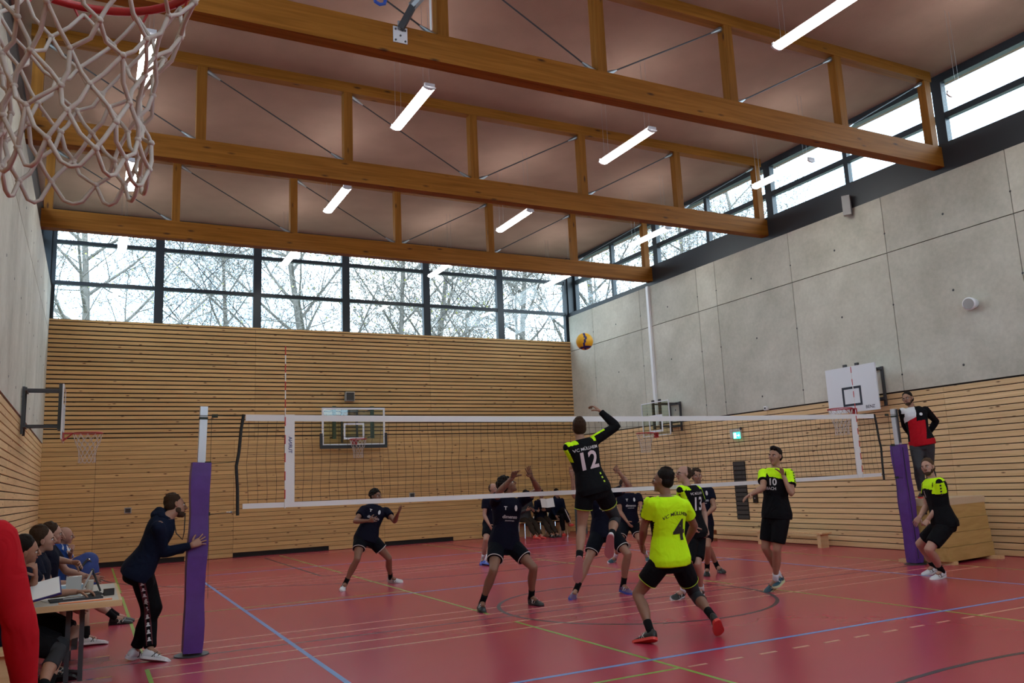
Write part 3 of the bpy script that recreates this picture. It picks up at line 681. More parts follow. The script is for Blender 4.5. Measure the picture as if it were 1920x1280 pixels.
PEOPLE=json.loads('''{"jumper": {"pel": [6.518, -0.783, 1.492], "nk": [6.414, -0.733, 2.069], "hd": [6.423, -0.691, 2.226], "SL": [6.232, -0.742, 1.994], "SR": [6.609, -0.721, 2.064], "EL": [6.413, -0.706, 1.722], "ER": [6.868, -0.859, 2.229], "WL": [6.602, -0.559, 1.572], "WR": [6.747, -0.701, 2.431], "HL": [6.421, -0.769, 1.493], "HR": [6.62, -0.79, 1.488], "KL": [6.389, -0.689, 1.044], "KR": [6.873, -0.705, 1.105], "AL": [6.205, -0.885, 0.669], "AR": [6.585, -1.012, 0.921], "TL": [6.165, -0.888, 0.447], "TR": [6.577, -0.959, 0.712], "FL": [6.671, -0.505, 1.518], "FR": [6.678, -0.662, 2.502]}, "p4": {"pel": [6.381, -2.371, 0.784], "nk": [6.347, -2.442, 1.38], "hd": [6.329, -2.418, 1.549], "SL": [6.15, -2.431, 1.348], "SR": [6.528, -2.47, 1.301], "EL": [6.158, -2.268, 1.074], "ER": [6.732, -2.366, 1.074], "WL": [6.26, -2.074, 0.904], "WR": [6.765, -2.168, 0.882], "HL": [6.288, -2.372, 0.761], "HR": [6.485, -2.387, 0.741], "KL": [6.122, -2.132, 0.42], "KR": [6.742, -2.272, 0.379], "AL": [6.026, -2.451, 0.107], "AR": [6.622, -2.675, 0.21], "TL": [5.951, -2.284, 0.007], "TR": [6.74, -2.592, 0.048], "FL": [6.297, -2.002, 0.842], "FR": [6.777, -2.095, 0.812]}, "p13": {"pel": [8.302, -0.402, 0.846], "nk": [8.28, -0.39, 1.443], "hd": [8.243, -0.361, 1.608], "SL": [8.109, -0.465, 1.412], "SR": [8.468, -0.335, 1.396], "EL": [8.265, -0.404, 1.135], "ER": [8.578, -0.32, 1.09], "WL": [8.163, -0.582, 0.947], "WR": [8.474, -0.46, 0.873], "HL": [8.211, -0.435, 0.818], "HR": [8.397, -0.373, 0.821], "KL": [8.016, -0.589, 0.437], "KR": [8.201, -0.552, 0.452], "AL": [8.124, -0.311, 0.091], "AR": [8.402, -0.35, 0.096], "TL": [7.923, -0.354, 0.032], "TR": [8.217, -0.435, 0.032], "FL": [8.125, -0.647, 0.878], "FR": [8.435, -0.512, 0.794]}, "p10": {"pel": [9.398, -0.824, 1.036], "nk": [9.44, -0.852, 1.626], "hd": [9.443, -0.856, 1.797], "SL": [9.49, -1.031, 1.569], "SR": [9.386, -0.667, 1.585], "EL": [9.38, -1.16, 1.291], "ER": [9.194, -0.839, 1.387], "WL": [9.367, -1.046, 1.546], "WR": [8.928, -0.868, 1.307], "HL": [9.398, -0.921, 1.01], "HR": [9.395, -0.728, 1.024], "KL": [9.295, -0.876, 0.561], "KR": [9.273, -0.69, 0.585], "AL": [9.394, -0.697, 0.154], "AR": [9.498, -0.665, 0.19], "TL": [9.269, -0.605, 0.003], "TR": [9.323, -0.74, 0.094], "FL": [9.33, -1.067, 1.639], "FR": [8.833, -0.866, 1.269]}, "p1": {"pel": [11.981, -1.431, 0.782], "nk": [11.937, -1.374, 1.387], "hd": [11.906, -1.339, 1.554], "SL": [11.827, -1.528, 1.35], "SR": [12.038, -1.209, 1.329], "EL": [11.893, -1.478, 1.032], "ER": [11.996, -1.174, 0.998], "WL": [11.772, -1.332, 0.821], "WR": [11.752, -1.23, 0.868], "HL": [11.918, -1.508, 0.742], "HR": [12.05, -1.362, 0.752], "KL": [11.595, -1.419, 0.426], "KR": [11.957, -1.013, 0.46], "AL": [11.915, -1.344, 0.103], "AR": [12.26, -0.968, 0.113], "TL": [11.715, -1.325, 0.018], "TR": [12.065, -0.929, 0.026], "FL": [11.693, -1.327, 0.755], "FR": [11.714, -1.178, 0.788]}, "referee": {"pel": [13.546, -0.078, 1.988], "nk": [13.489, -0.033, 2.558], "hd": [13.442, 0.005, 2.711], "SL": [13.652, -0.142, 2.52], "SR": [13.344, 0.062, 2.512], "EL": [13.901, -0.139, 2.322], "ER": [13.522, 0.19, 2.288], "WL": [13.82, -0.009, 2.1], "WR": [13.665, 0.171, 2.06], "HL": [13.57, -0.169, 1.969], "HR": [13.524, 0.013, 1.97], "KL": [13.691, -0.051, 1.561], "KR": [13.379, -0.083, 1.565], "AL": [13.836, 0.032, 1.153], "AR": [13.523, 0.022, 1.161], "TL": [13.666, -0.067, 1.091], "TR": [13.355, -0.076, 1.091], "FL": [13.79, 0.038, 2.018], "FR": [13.718, 0.164, 1.977]}, "coach": {"pel": [1.579, 0.111, 0.895], "nk": [1.803, -0.034, 1.396], "hd": [1.898, 0.031, 1.506], "SL": [1.816, 0.157, 1.35], "SR": [1.722, -0.206, 1.317], "EL": [1.746, 0.22, 1.042], "ER": [1.788, -0.043, 1.048], "WL": [2.02, 0.191, 1.053], "WR": [2.051, -0.109, 1.106], "HL": [1.585, 0.208, 0.907], "HR": [1.583, 0.016, 0.903], "KL": [1.729, 0.073, 0.501], "KR": [1.677, 0.203, 0.503], "AL": [1.566, 0.193, 0.099], "AR": [1.697, -0.002, 0.103], "TL": [1.639, 0.373, 0.02], "TR": [1.864, -0.109, 0.021], "FL": [2.121, 0.181, 1.056], "FR": [2.139, -0.074, 1.142]}, "receiver": {"pel": [5.267, 4.402, 0.788], "nk": [5.455, 4.475, 1.31], "hd": [5.466, 4.463, 1.471], "SL": [5.627, 4.447, 1.229], "SR": [5.263, 4.492, 1.275], "EL": [5.704, 4.202, 1.046], "ER": [5.063, 4.345, 1.08], "WL": [5.681, 3.965, 1.174], "WR": [5.239, 4.14, 1.083], "HL": [5.357, 4.395, 0.776], "HR": [5.172, 4.411, 0.811], "KL": [5.633, 4.324, 0.437], "KR": [5.037, 4.154, 0.48], "AL": [5.74, 4.58, 0.094], "AR": [4.87, 4.293, 0.096], "TL": [5.892, 4.456, 0.029], "TR": [4.784, 4.118, 0.025], "FL": [5.696, 3.896, 1.244], "FR": [5.297, 4.061, 1.099]}, "blocker": {"pel": [6.042, 0.736, 0.806], "nk": [6.098, 0.704, 1.397], "hd": [6.108, 0.693, 1.569], "SL": [6.298, 0.697, 1.344], "SR": [5.912, 0.707, 1.355], "EL": [6.44, 0.439, 1.491], "ER": [5.841, 0.415, 1.489], "WL": [6.266, 0.307, 1.669], "WR": [5.946, 0.222, 1.665], "HL": [6.138, 0.724, 0.79], "HR": [5.94, 0.75, 0.802], "KL": [6.291, 0.405, 0.497], "KR": [5.738, 0.465, 0.501], "AL": [6.356, 0.629, 0.099], "AR": [5.655, 0.664, 0.095], "TL": [6.393, 0.428, 0.03], "TR": [5.585, 0.472, 0.022], "FL": [6.214, 0.276, 1.753], "FR": [5.951, 0.148, 1.737]}, "behind_blocker": {"pel": [8.538, 6.327, 0.795], "nk": [8.517, 6.194, 1.335], "hd": [8.522, 6.181, 1.495], "SL": [8.695, 6.216, 1.316], "SR": [8.333, 6.192, 1.272], "EL": [8.748, 6.184, 1.011], "ER": [8.281, 6.149, 0.968], "WL": [8.765, 5.993, 0.825], "WR": [8.298, 5.957, 0.783], "HL": [8.63, 6.33, 0.802], "HR": [8.444, 6.325, 0.782], "KL": [8.437, 6.154, 0.453], "KR": [8.255, 6.068, 0.485], "AL": [8.23, 6.033, 0.089], "AR": [8.266, 6.272, 0.098], "TL": [8.249, 5.838, 0.031], "TR": [8.171, 6.105, 0.027], "FL": [8.77, 5.923, 0.757], "FR": [8.305, 5.887, 0.716]}, "second_blocker": {"pel": [7.74, 0.893, 0.838], "nk": [7.734, 0.924, 1.42], "hd": [7.734, 0.894, 1.581], "SL": [7.922, 0.887, 1.381], "SR": [7.546, 0.957, 1.387], "EL": [8.021, 0.59, 1.472], "ER": [7.242, 0.841, 1.373], "WL": [7.847, 0.594, 1.69], "WR": [7.209, 0.829, 1.65], "HL": [7.838, 0.882, 0.836], "HR": [7.642, 0.905, 0.831], "KL": [7.876, 0.542, 0.538], "KR": [7.366, 0.773, 0.491], "AL": [7.866, 0.693, 0.105], "AR": [7.133, 0.775, 0.095], "TL": [7.861, 0.493, 0.03], "TR": [6.987, 0.636, 0.019], "FL": [7.767, 0.578, 1.752], "FR": [7.197, 0.824, 1.751]}, "mate_left": {"pel": [10.529, 4.28, 0.725], "nk": [10.542, 4.271, 1.293], "hd": [10.488, 4.292, 1.443], "SL": [10.733, 4.201, 1.247], "SR": [10.38, 4.319, 1.263], "EL": [10.658, 4.017, 1.002], "ER": [10.329, 4.275, 0.955], "WL": [10.55, 3.893, 0.788], "WR": [10.347, 4.081, 0.769], "HL": [10.624, 4.266, 0.712], "HR": [10.434, 4.295, 0.715], "KL": [10.508, 3.955, 0.425], "KR": [10.179, 4.11, 0.405], "AL": [10.765, 4.117, 0.104], "AR": [10.238, 4.41, 0.088], "TL": [10.674, 3.945, 0.036], "TR": [10.055, 4.338, 0.021], "FL": [10.511, 3.848, 0.71], "FR": [10.354, 4.009, 0.701]}, "mate_right": {"pel": [9.991, 1.468, 0.834], "nk": [10.02, 1.499, 1.408], "hd": [10.005, 1.502, 1.573], "SL": [10.197, 1.439, 1.341], "SR": [9.844, 1.552, 1.385], "EL": [10.135, 1.291, 1.065], "ER": [9.784, 1.531, 1.073], "WL": [9.897, 1.206, 0.961], "WR": [9.73, 1.341, 0.885], "HL": [10.084, 1.442, 0.805], "HR": [9.902, 1.492, 0.839], "KL": [9.88, 1.236, 0.467], "KR": [10.117, 1.515, 0.449], "AL": [10.018, 1.445, 0.097], "AR": [10.366, 1.601, 0.089], "TL": [9.88, 1.304, 0.028], "TR": [10.308, 1.409, 0.031], "FL": [9.81, 1.175, 0.923], "FR": [9.71, 1.272, 0.816]}, "writer": {"pel": [0.539, -0.767, 0.503], "nk": [0.583, -0.837, 1.06], "hd": [0.628, -0.896, 1.197], "SL": [0.611, -0.654, 1.045], "SR": [0.548, -1.016, 1.009], "EL": [0.777, -0.572, 0.79], "ER": [0.678, -0.814, 0.806], "WL": [1.043, -0.618, 0.79], "WR": [0.708, -1.006, 0.994], "HL": [0.549, -0.674, 0.514], "HR": [0.53, -0.86, 0.492], "KL": [0.933, -0.839, 0.374], "KR": [0.913, -1.034, 0.357], "AL": [0.847, -1.164, 0.089], "AR": [0.797, -1.365, 0.089], "TL": [1.044, -1.184, 0.031], "TR": [0.995, -1.384, 0.031], "FL": [1.141, -0.635, 0.79], "FR": [0.706, -1.059, 1.077]}, "watcher": {"pel": [0.635, 0.165, 0.512], "nk": [0.643, 0.188, 1.106], "hd": [0.707, 0.136, 1.247], "SL": [0.658, 0.379, 1.064], "SR": [0.628, -0.005, 1.075], "EL": [0.771, 0.499, 0.78], "ER": [0.737, -0.06, 0.77], "WL": [1.027, 0.383, 0.78], "WR": [0.975, -0.076, 0.62], "HL": [0.644, 0.264, 0.508], "HR": [0.627, 0.067, 0.516], "KL": [1.029, 0.062, 0.355], "KR": [1.026, -0.108, 0.366], "AL": [0.864, -0.276, 0.089], "AR": [0.825, -0.416, 0.089], "TL": [1.071, -0.297, 0.031], "TR": [1.031, -0.437, 0.031], "FL": [1.122, 0.34, 0.779], "FR": [1.063, -0.082, 0.565]}, "leaner": {"pel": [0.679, 1.643, 0.521], "nk": [0.678, 1.608, 1.107], "hd": [0.74, 1.567, 1.248], "SL": [0.709, 1.791, 1.081], "SR": [0.646, 1.419, 1.061], "EL": [0.887, 1.791, 0.812], "ER": [0.76, 1.703, 0.961], "WL": [1.145, 1.751, 0.724], "WR": [0.962, 1.518, 0.922], "HL": [0.649, 1.736, 0.526], "HR": [0.712, 1.555, 0.517], "KL": [1.095, 1.67, 0.502], "KR": [0.888, 1.963, 0.601], "AL": [1.126, 1.492, 0.089], "AR": [0.888, 1.973, 0.126], "TL": [1.327, 1.472, 0.031], "TR": [1.077, 1.949, 0.032], "FL": [1.24, 1.735, 0.692], "FR": [1.034, 1.447, 0.908]}, "bald": {"pel": [0.719, 3.108, 0.502], "nk": [0.786, 3.131, 1.054], "hd": [0.833, 3.045, 1.173], "SL": [0.814, 3.309, 1.007], "SR": [0.751, 2.95, 1.029], "EL": [0.939, 3.352, 0.726], "ER": [0.867, 3.188, 0.865], "WL": [1.161, 3.329, 0.579], "WR": [0.916, 2.947, 0.969], "HL": [0.728, 3.202, 0.497], "HR": [0.714, 3.015, 0.506], "KL": [1.146, 3.198, 0.37], "KR": [1.135, 3.003, 0.391], "AL": [1.48, 3.199, 0.089], "AR": [1.45, 3.003, 0.09], "TL": [1.673, 3.17, 0.031], "TR": [1.644, 2.974, 0.031], "FL": [1.243, 3.32, 0.526], "FR": [0.938, 2.874, 1.031]}, "red": {"pel": [0.523, -5.724, 0.988], "nk": [0.663, -5.632, 1.544], "hd": [0.674, -5.523, 1.663], "SL": [0.496, -5.523, 1.53], "SR": [0.795, -5.754, 1.487], "EL": [0.457, -5.473, 1.21], "ER": [0.886, -5.738, 1.175], "WL": [0.524, -5.285, 1.016], "WR": [0.913, -5.658, 0.909], "HL": [0.433, -5.688, 1.002], "HR": [0.612, -5.761, 0.973], "KL": [0.44, -5.674, 0.546], "KR": [0.729, -5.727, 0.534], "AL": [0.437, -5.687, 0.09], "AR": [0.827, -5.751, 0.089], "TL": [0.505, -5.494, 0.031], "TR": [0.895, -5.558, 0.031], "FL": [0.549, -5.216, 0.944], "FR": [0.923, -5.629, 0.811]}, "sub_left": {"pel": [12.615, 12.608, 0.531], "nk": [12.611, 12.57, 1.092], "hd": [12.628, 12.546, 1.249], "SL": [12.792, 12.606, 1.06], "SR": [12.43, 12.539, 1.052], "EL": [12.85, 12.533, 0.759], "ER": [12.384, 12.496, 0.744], "WL": [12.852, 12.263, 0.763], "WR": [12.494, 12.258, 0.81], "HL": [12.709, 12.617, 0.532], "HR": [12.521, 12.596, 0.529], "KL": [12.721, 12.193, 0.408], "KR": [12.526, 12.179, 0.385], "AL": [12.715, 11.888, 0.09], "AR": [12.523, 11.852, 0.089], "TL": [12.754, 11.693, 0.031], "TR": [12.562, 11.658, 0.031], "FL": [12.853, 12.164, 0.765], "FR": [12.535, 12.171, 0.835]}, "sub_reader": {"pel": [13.14, 12.603, 0.529], "nk": [13.096, 12.453, 1.069], "hd": [13.097, 12.432, 1.226], "SL": [13.281, 12.481, 1.054], "SR": [12.916, 12.444, 1.014], "EL": [13.339, 12.455, 0.745], "ER": [12.868, 12.409, 0.705], "WL": [13.122, 12.297, 0.771], "WR": [12.696, 12.209, 0.764], "HL": [13.234, 12.606, 0.538], "HR": [13.046, 12.596, 0.52], "KL": [13.239, 12.184, 0.407], "KR": [13.048, 12.177, 0.384], "AL": [13.238, 11.878, 0.09], "AR": [13.046, 11.848, 0.089], "TL": [13.257, 11.681, 0.031], "TR": [13.066, 11.651, 0.031], "FL": [13.042, 12.239, 0.781], "FR": [12.634, 12.136, 0.786]}, "sub_right": {"pel": [13.695, 12.735, 0.531], "nk": [13.749, 12.639, 1.082], "hd": [13.744, 12.623, 1.241], "SL": [13.928, 12.663, 1.033], "SR": [13.562, 12.626, 1.062], "EL": [13.985, 12.622, 0.725], "ER": [13.513, 12.576, 0.755], "WL": [14.003, 12.424, 0.543], "WR": [13.532, 12.379, 0.572], "HL": [13.784, 12.706, 0.521], "HR": [13.605, 12.762, 0.544], "KL": [13.733, 12.33, 0.748], "KR": [13.701, 12.332, 0.559], "AL": [13.92, 12.303, 0.351], "AR": [13.738, 12.336, 0.112], "TL": [13.93, 12.101, 0.31], "TR": [13.643, 12.172, 0.032], "FL": [14.009, 12.351, 0.476], "FR": [13.539, 12.307, 0.504]}}''')
def squares(b,sh,so,S,m,n=4,size=.026,q0=.10,dq=.13):
    g=b.J; a,e=g['S'+S],g['E'+S]; d=nrm(e-a); r=b.rs*(1 if S=='R' else -1); out=nrm(r*.75+b.u*.45); out=nrm(out-d*out.dot(d)); sd=d.cross(out)
    bv=BVHTree.FromPolygons([VX(v) for v in sh.v],sh.f)
    for i in range(n):
        c=a.lerp(e,q0+dq*i); vs=[]
        for x in(-.5,0,.5):
            for y in(-.5,0,.5):
                p=c+sd*(x*size)+d*(y*size); hh=bv.ray_cast(p+out*.3,-out,.5); vs.append((hh[0]+out*.0045) if hh[0] is not None else p+out*.06)
        mb=MB(); mb.add(vs,[(0,1,4,3),(1,2,5,4),(3,4,7,6),(4,5,8,7)]); mb.build('sleeve_square',m,so)
def sidemarks(b,sh,so,t0,n,x,m,back=True,size=.024):
    bv=BVHTree.FromPolygons([VX(v) for v in sh.v],sh.f)
    for i in range(n):
        c,r,f=b.axis(t0-.085*i); nn=-f if back else f; c=c+r*(x+.006*i); vs=[]
        for xx in(-.5,0,.5):
            for y in(-.5,0,.5):
                p=c+r*(xx*size)+b.u*(y*size); hh=bv.ray_cast(p+nn*.4,-nn,.8); vs.append((hh[0]+nn*.004) if hh[0] is not None else p+nn*.15)
        mb=MB(); mb.add(vs,[(0,1,4,3),(1,2,5,4),(3,4,7,6),(4,5,8,7)]); mb.build('shirt_square',m,so)
SHAPES={}
def flat(pts): return [VX((x,y,0)) for x,y in pts],[tuple(range(len(pts)))]
def patch(b,sh,so,t,x,pts,m,name,back=False):
    c,r,f=b.axis(t); n=f*(-1 if back else 1); vs,fs=flat(pts); return decal(sh,c+r*x,(r if back else -r),b.u,n,vs,fs,m,name,off=.006,par=so)
def ov(w,h,n=10): return [(w*math.cos(2*math.pi*i/n),h*math.sin(2*math.pi*i/n)) for i in range(n)]
def navy_front(b,P,sh,so):
    patch(b,sh,so,.80,.075,[(-.022,.018),(.022,.018),(.022,.008),(.006,.008),(.006,-.03),(-.006,-.03),(-.006,.008),(-.022,.008)],'print_white','chest_mark')
    patch(b,sh,so,.80,-.075,ov(.022,.040),'print_white','crest')
    printed(b,sh,so,'dimenso',.60,.0,.062,'print_white'); printed(b,sh,so,'physiotherapie',.52,.0,.022,'print_white')
def x12(b,P,sh,so):
    printed(b,sh,so,'12',.55,-.035,.29,'print_pink',back=True,name='jersey_number'); printed(b,sh,so,'VC MÜLLHEIM',.81,-.03,.052,'print_white',back=True)
    sidemarks(b,sh,so,.26,3,.085,'trim_neon')
    c,r,f=b.axis(-.13); 
def x4(b,P,sh,so):
    printed(b,sh,so,'4',.46,.055,.29,'print_black',back=True,name='jersey_number'); printed(b,sh,so,'VC MÜLLHEIM',.76,.03,.050,'print_black',back=True,arc=2.0); squares(b,sh,so,'L','print_black')
def x13(b,P,sh,so):
    printed(b,sh,so,'13',.60,.0,.24,'print_white',back=True,name='jersey_number'); printed(b,sh,so,'VC MÜLLHEIM',.84,.0,.045,'print_white',back=True); squares(b,sh,so,'L','print_black')
def x10(b,P,sh,so):
    printed(b,sh,so,'10',.70,-.04,.125,'print_white',name='jersey_number'); printed(b,sh,so,'OMBACH',.555,.02,.055,'print_white'); squares(b,sh,so,'L','print_black')
def x1(b,P,sh,so):
    printed(b,sh,so,'1',.68,.0,.13,'print_white',name='jersey_number'); squares(b,sh,so,'L','print_black')
LZ=({},{})
person('jumper','player jumping at the net in black and neon long-sleeved jersey number 12',1.88,hair='hair_brown',face=(.25,.9,.30),shirt='black',trim='trim_neon',longsleeve='R',kneepad='R',shoes=('shoe_white','sole_pink'),curl=(.5,.75),palm=(None,(-.6,.5,-.2)),extra=x12,short_len=.55,sleeve=.6)
person('p4','player in bright neon yellow jersey number 4 crouching in front of the net',1.86,'skin_tan','hair_dark',(-.55,.8,.12),'neon',trim='trim_neon',kneepad='R',shoes=('shoe_black','sole_red'),extra=x4,short_len=.62,curl=(.5,.6),sleeve=.58)
person('p13','player with glasses in black jersey number 13 behind the neon one',1.86,'skin_pale','hair_brown',(-1,.15,.12),'black',short_len=.85,socks='sock_white',sock_h=.07,shoes=('shoe_black','shoe_white'),glasses=True,extra=x13,hairkind='receding',curl=(.6,.6))
person('p10','player hopping in black and neon jersey number 10, hand raised',1.86,'skin','hair_dark',(-1,-.28,.10),'black',short_len=.80,socks='sock_white',sock_h=.10,shoes=('shoe_teal','sole_pale'),extra=x10,hairkind='quiff',curl=(.7,.35),palm=((-.8,.1,.1),(.2,-.3,-.9)),sleeve=.62)
person('p1','crouching bearded player in black and neon jersey by the right net post',1.88,'skin_pale','hair_light',(-1,-.22,.12),'black',short_len=.78,shoes=('shoe_white','shoe_white'),beard=True,extra=x1,build=1.08,curl=(.8,.4),trim=None)
def xref(b,P,sh,so): patch(b,sh,so,.78,-.075,ov(.026,.026),'print_white','crest')
person('referee','referee in red, black and white jacket standing on the wooden box',1.80,'skin','hair_dark',(-1,-.25,.03),'red',sleeve=1.97,trousers='grey_cloth',shoes=('shoe_black','sole_red'),beard=True,glasses=True,curl=(.5,.5),extra=xref)
def xcoach(b,P,sh,so):
    g=b.J; H,K,A=g['HR'],g['KR'],g['AR']; out=nrm(b.rh)
    bv=BVHTree.FromPolygons([VX(v) for v in b.trm.v],b.trm.f)
    def snap(p,o,e):
        h=bv.ray_cast(p+o*.15,-o,.4); return (h[0]+o*e) if h[0] is not None else p
    for i in range(12):
        t=.08+.155*i; c=H.lerp(K,t) if t<1 else K.lerp(A,t-1); ax=nrm(K-H) if t<1 else nrm(A-K); rad=(.053-.0115*t)*1.84+.040; o=nrm(out-ax*out.dot(ax)); s=ax.cross(o); p=c+o*rad
        mb=MB(); mb.add([snap(p+s*x*.022-ax*y*.020,o,.0075) for x,y in ((-1,-1),(1,-1),(.35,.0),(.6,.45),(.0,1),(-.6,.45),(-.35,.0))],[tuple(range(7))]); mb.build('stripe_emblem','print_white',P)
    pts=[]
    for i in range(40):
        t=.02+.0485*i; t=min(t,1.92); c=H.lerp(K,t) if t<1 else K.lerp(A,t-1); ax=nrm(K-H) if t<1 else nrm(A-K); rad=(.053-.0115*t)*1.84+.036; o=nrm(out-ax*out.dot(ax)); pts.append((c+o*rad,ax.cross(o),o))
    mb=MB(); vs=[];fs=[]
    for p,s,o in pts: vs+=[snap(p+s*.030,o,.004),snap(p-s*.030,o,.004),snap(p-s*.030,o,-.02),snap(p+s*.030,o,-.02)]
    for i in range(39):
        for j in range(4): fs.append((4*i+j,4*i+(j+1)%4,4*i+4+(j+1)%4,4*i+4+j))
    mb.add(vs,fs); mb.build('side_stripe','maroon',P)
    n=g['nk']; mb=MB(); mb.tube([n+b.fs*.07-b.rs*.06,n+b.fs*.16-b.u*.10,n+b.fs*.15+VX((.03,0,-.16)),n+b.fs*.20+VX((0,0,-.06)),b.H(0,.09,-.075)],.006,5); mb.build('whistle_cord','black_plastic',P)
person('coach','second referee in navy hoodie leaning against the purple padded net post',1.84,'skin','hair_brown',(1,.05,.0),'hoodie',sleeve=1.97,trousers='dark_trousers',shoes=('shoe_white','shoe_white'),beard=True,curl=(.1,.1),hands=(dict(spread=2.0),dict(spread=2.2)),palm=((.3,0,-.2),(.3,1,0)),extra=xcoach)
person('receiver','player in navy kit with white shoes, knees bent in the back court',1.80,'skin_tan','hair_dark',(.45,-.9,.08),'navy',shorts='navy',short_len=.55,trim='trim_white',shoes=('shoe_white','shoe_white'),extra=navy_front,hairkind='curly',sock_h=.10)
person('blocker','curly-haired player in navy kit looking up with both hands raised at net',1.88,'skin_tan','hair_dark',(.75,-.45,.45),'navy',shorts='navy',short_len=.60,trim='trim_white',shoes=('shoe_black','shoe_black'),extra=navy_front,hairkind='curly',curl=(.2,.5),palm=((0,-1,.2),(0,-1,0)))
person('behind_blocker','short-haired player in navy kit with blue shoes, half hidden behind the curly-haired one',1.78,'skin_pale','hair_light',(.3,-1,0),'navy',shorts='navy',socks='sock_white',shoes=('shoe_blue','shoe_blue'),extra=navy_front,hairkind='receding')
person('second_blocker','navy player with purple shoes hidden behind the jumping attacker',1.86,'skin','hair_brown',(-.1,-.9,.35),'navy',shorts='navy',short_len=.72,trim='trim_white',shoes=('shoe_purple','shoe_blue'),extra=navy_front,curl=(.9,.3),palm=((0,-1,0),(0,-1,0)))
person('mate_left','player in navy kit with white socks and teal shoes behind the two at net',1.80,'skin','hair_brown',(-.2,-1,.1),'navy',shorts='navy',trim='trim_white',socks='sock_white',shoes=('shoe_teal','shoe_white'),extra=navy_front)
person('mate_right','tall player in navy kit standing behind the player with glasses',1.82,'skin','hair_brown',(-.45,-.9,.05),'navy',shorts='navy',shoes=('shoe_black','shoe_black'),extra=navy_front,hairkind='curly')
person('writer','dark-haired scorer in navy shirt writing at the table, chin in hand',1.80,'skin','hair_dark',(1,.0,-.10),'navy',shorts='black',short_len=.9,kneepad='LR',shoes=('shoe_black','shoe_black'),curl=(.7,1.0),palm=((0,0,-1),(-1,0,.3)))
person('watcher','brown-haired seated man in dark blue shirt next to the scorer',1.88,'skin_pale','hair_brown',(1,-.02,.03),'navy',shorts='black',short_len=.9,shoes=('shoe_black','shoe_black'))
person('leaner','bare-kneed seated man with forearm on his knee beyond the two scorers',1.84,'skin_pale','hair_brown',(1,.0,.0),'navy',shorts='navy',short_len=.45,shoes=('shoe_white','shoe_white'),curl=(.6,.6))
person('bald','bald man in blue and white shirt seated farthest along the left wall',1.78,'skin_pale','none',(1,-.05,-.05),'blue',shorts='navy',shoes=('shoe_black','shoe_black'),hairkind='bald',curl=(.5,1.1),palm=(None,(-1,0,.3)))
person('sub_left','substitute in grey top sitting on the leftmost far chair',1.80,'skin','hair_dark',(.3,-1,-.2),'grey',trousers='brown_trousers',shoes=('shoe_red','shoe_red'),sleeve=1.95)
person('sub_reader','substitute in dark top reading white papers on the middle far chair',1.80,'skin','hair_dark',(0,-1,-.35),'navy',trousers='brown_trousers',shoes=('shoe_black','shoe_black'),sleeve=1.95,curl=(.6,.6))
def xstripe(b,P,sh,so):
    g=b.J; mb=MB(); pts=[]
    for a,c in (('HL','KL'),('KL','AL')):
        for t in (.1,.5,.95): 
            p=g[a].lerp(g[c],t); ax=nrm(g[c]-g[a]); o=nrm(VX((.2,-.6,.7))-ax*VX((.2,-.6,.7)).dot(ax)); pts.append(p+o*((.046-.012*(t if a=='HL' else 1+t))*1.8+.024))
    mb.tube(pts,.016,6); mb.build('trouser_stripe','print_white',P)
person('sub_right','substitute in dark blue tracksuit and red shoes with crossed legs on the right far chair',1.80,'skin','hair_dark',(.1,-1,0),'hoodie',trousers='dark_trousers',shoes=('shoe_red','shoe_red'),sleeve=1.95,extra=xstripe)
person('red','person in red sweatshirt standing closest to the camera at the left edge',1.86,'skin','hair_brown',(.3,1,0),'allred',sleeve=1.97,trousers='dark_trousers',build=1.08)

# ------------------------------------------------------------ volleyball net
mat('ball_yellow',(.80,.42,.01),.5); mat('ball_blue',(.015,.015,.12),.5); mat('exit_green',(.0,.35,.22),.5,emit=(.05,.75,.50),es=1.1); mat('exit_white',(.7,.9,.85),.5,emit=(.8,1,.95),es=1.2)
mat('table_top',(.46,.42,.36),.5); mat('paper',(.68,.69,.70),.8); mat('orange',(.80,.25,.10),.6); mat('bag_blue',(.012,.035,.18),.7,bump=.4,bscale=12); mat('phone',(.01,.01,.012),.2); mat('light_blue',(.28,.42,.55),.6); mat('cream',(.5,.46,.40),.6)
mat('target_black',(.015,.02,.035),.6); mat('board_white',(.68,.70,.74),.45); mat('green_steel',(.02,.05,.035),.5); mat('chrome',(.7,.7,.72),.15,metal=1); mat('leather',(.55,.42,.28),.6); mat('vent_dark',(.04,.033,.028),.7); mat('blue_plastic',(.01,.06,.35),.5); mat('radiator',(.06,.07,.075),.6); mat('yellow_cap',(.6,.4,.05),.5)
NX0,NX1=XC-5.0,XC+5.0; BX0,BX1=XC-4.5,XC+4.5
NT=thing('volleyball_net','black volleyball net with white tapes stretched across the hall','net',(XC,0,1.43))
zt=lambda x:2.43+.0012*(x-XC)**2; zb=lambda x:1.415+.0012*(x-XC)**2
def tape(f0,h,name,x0,x1):
    mb=MB(); n=40; vs=[];fs=[]
    for i in range(n+1):
        x=x0+(x1-x0)*i/n; z=f0(x)
        for y,dz in ((-.006,0),(.006,0),(.006,-h),(-.006,-h)): vs.append((x,y,z+dz))
    for i in range(n):
        for j in range(4): fs.append((4*i+j,4*i+(j+1)%4,4*i+4+(j+1)%4,4*i+4+j))
    fs+=[(3,2,1,0),(4*n,4*n+1,4*n+2,4*n+3)]; mb.add(vs,fs); return mb.build(name,'net_white',NT)
tape(zt,.07,'top_tape',NX0+.02,NX1-.02); tape(lambda x:zb(x)+.055,.055,'bottom_tape',NX0+.0,NX1-.0)
mb=MB(); n=100
wob=lambda x,z:.012*math.sin(x*2.1+z*3)+.02*math.sin(x*.7)
lean=lambda x,z:0.0
xs_=[NX0+.05+(NX1-NX0-.1)*i/99 for i in range(100)]
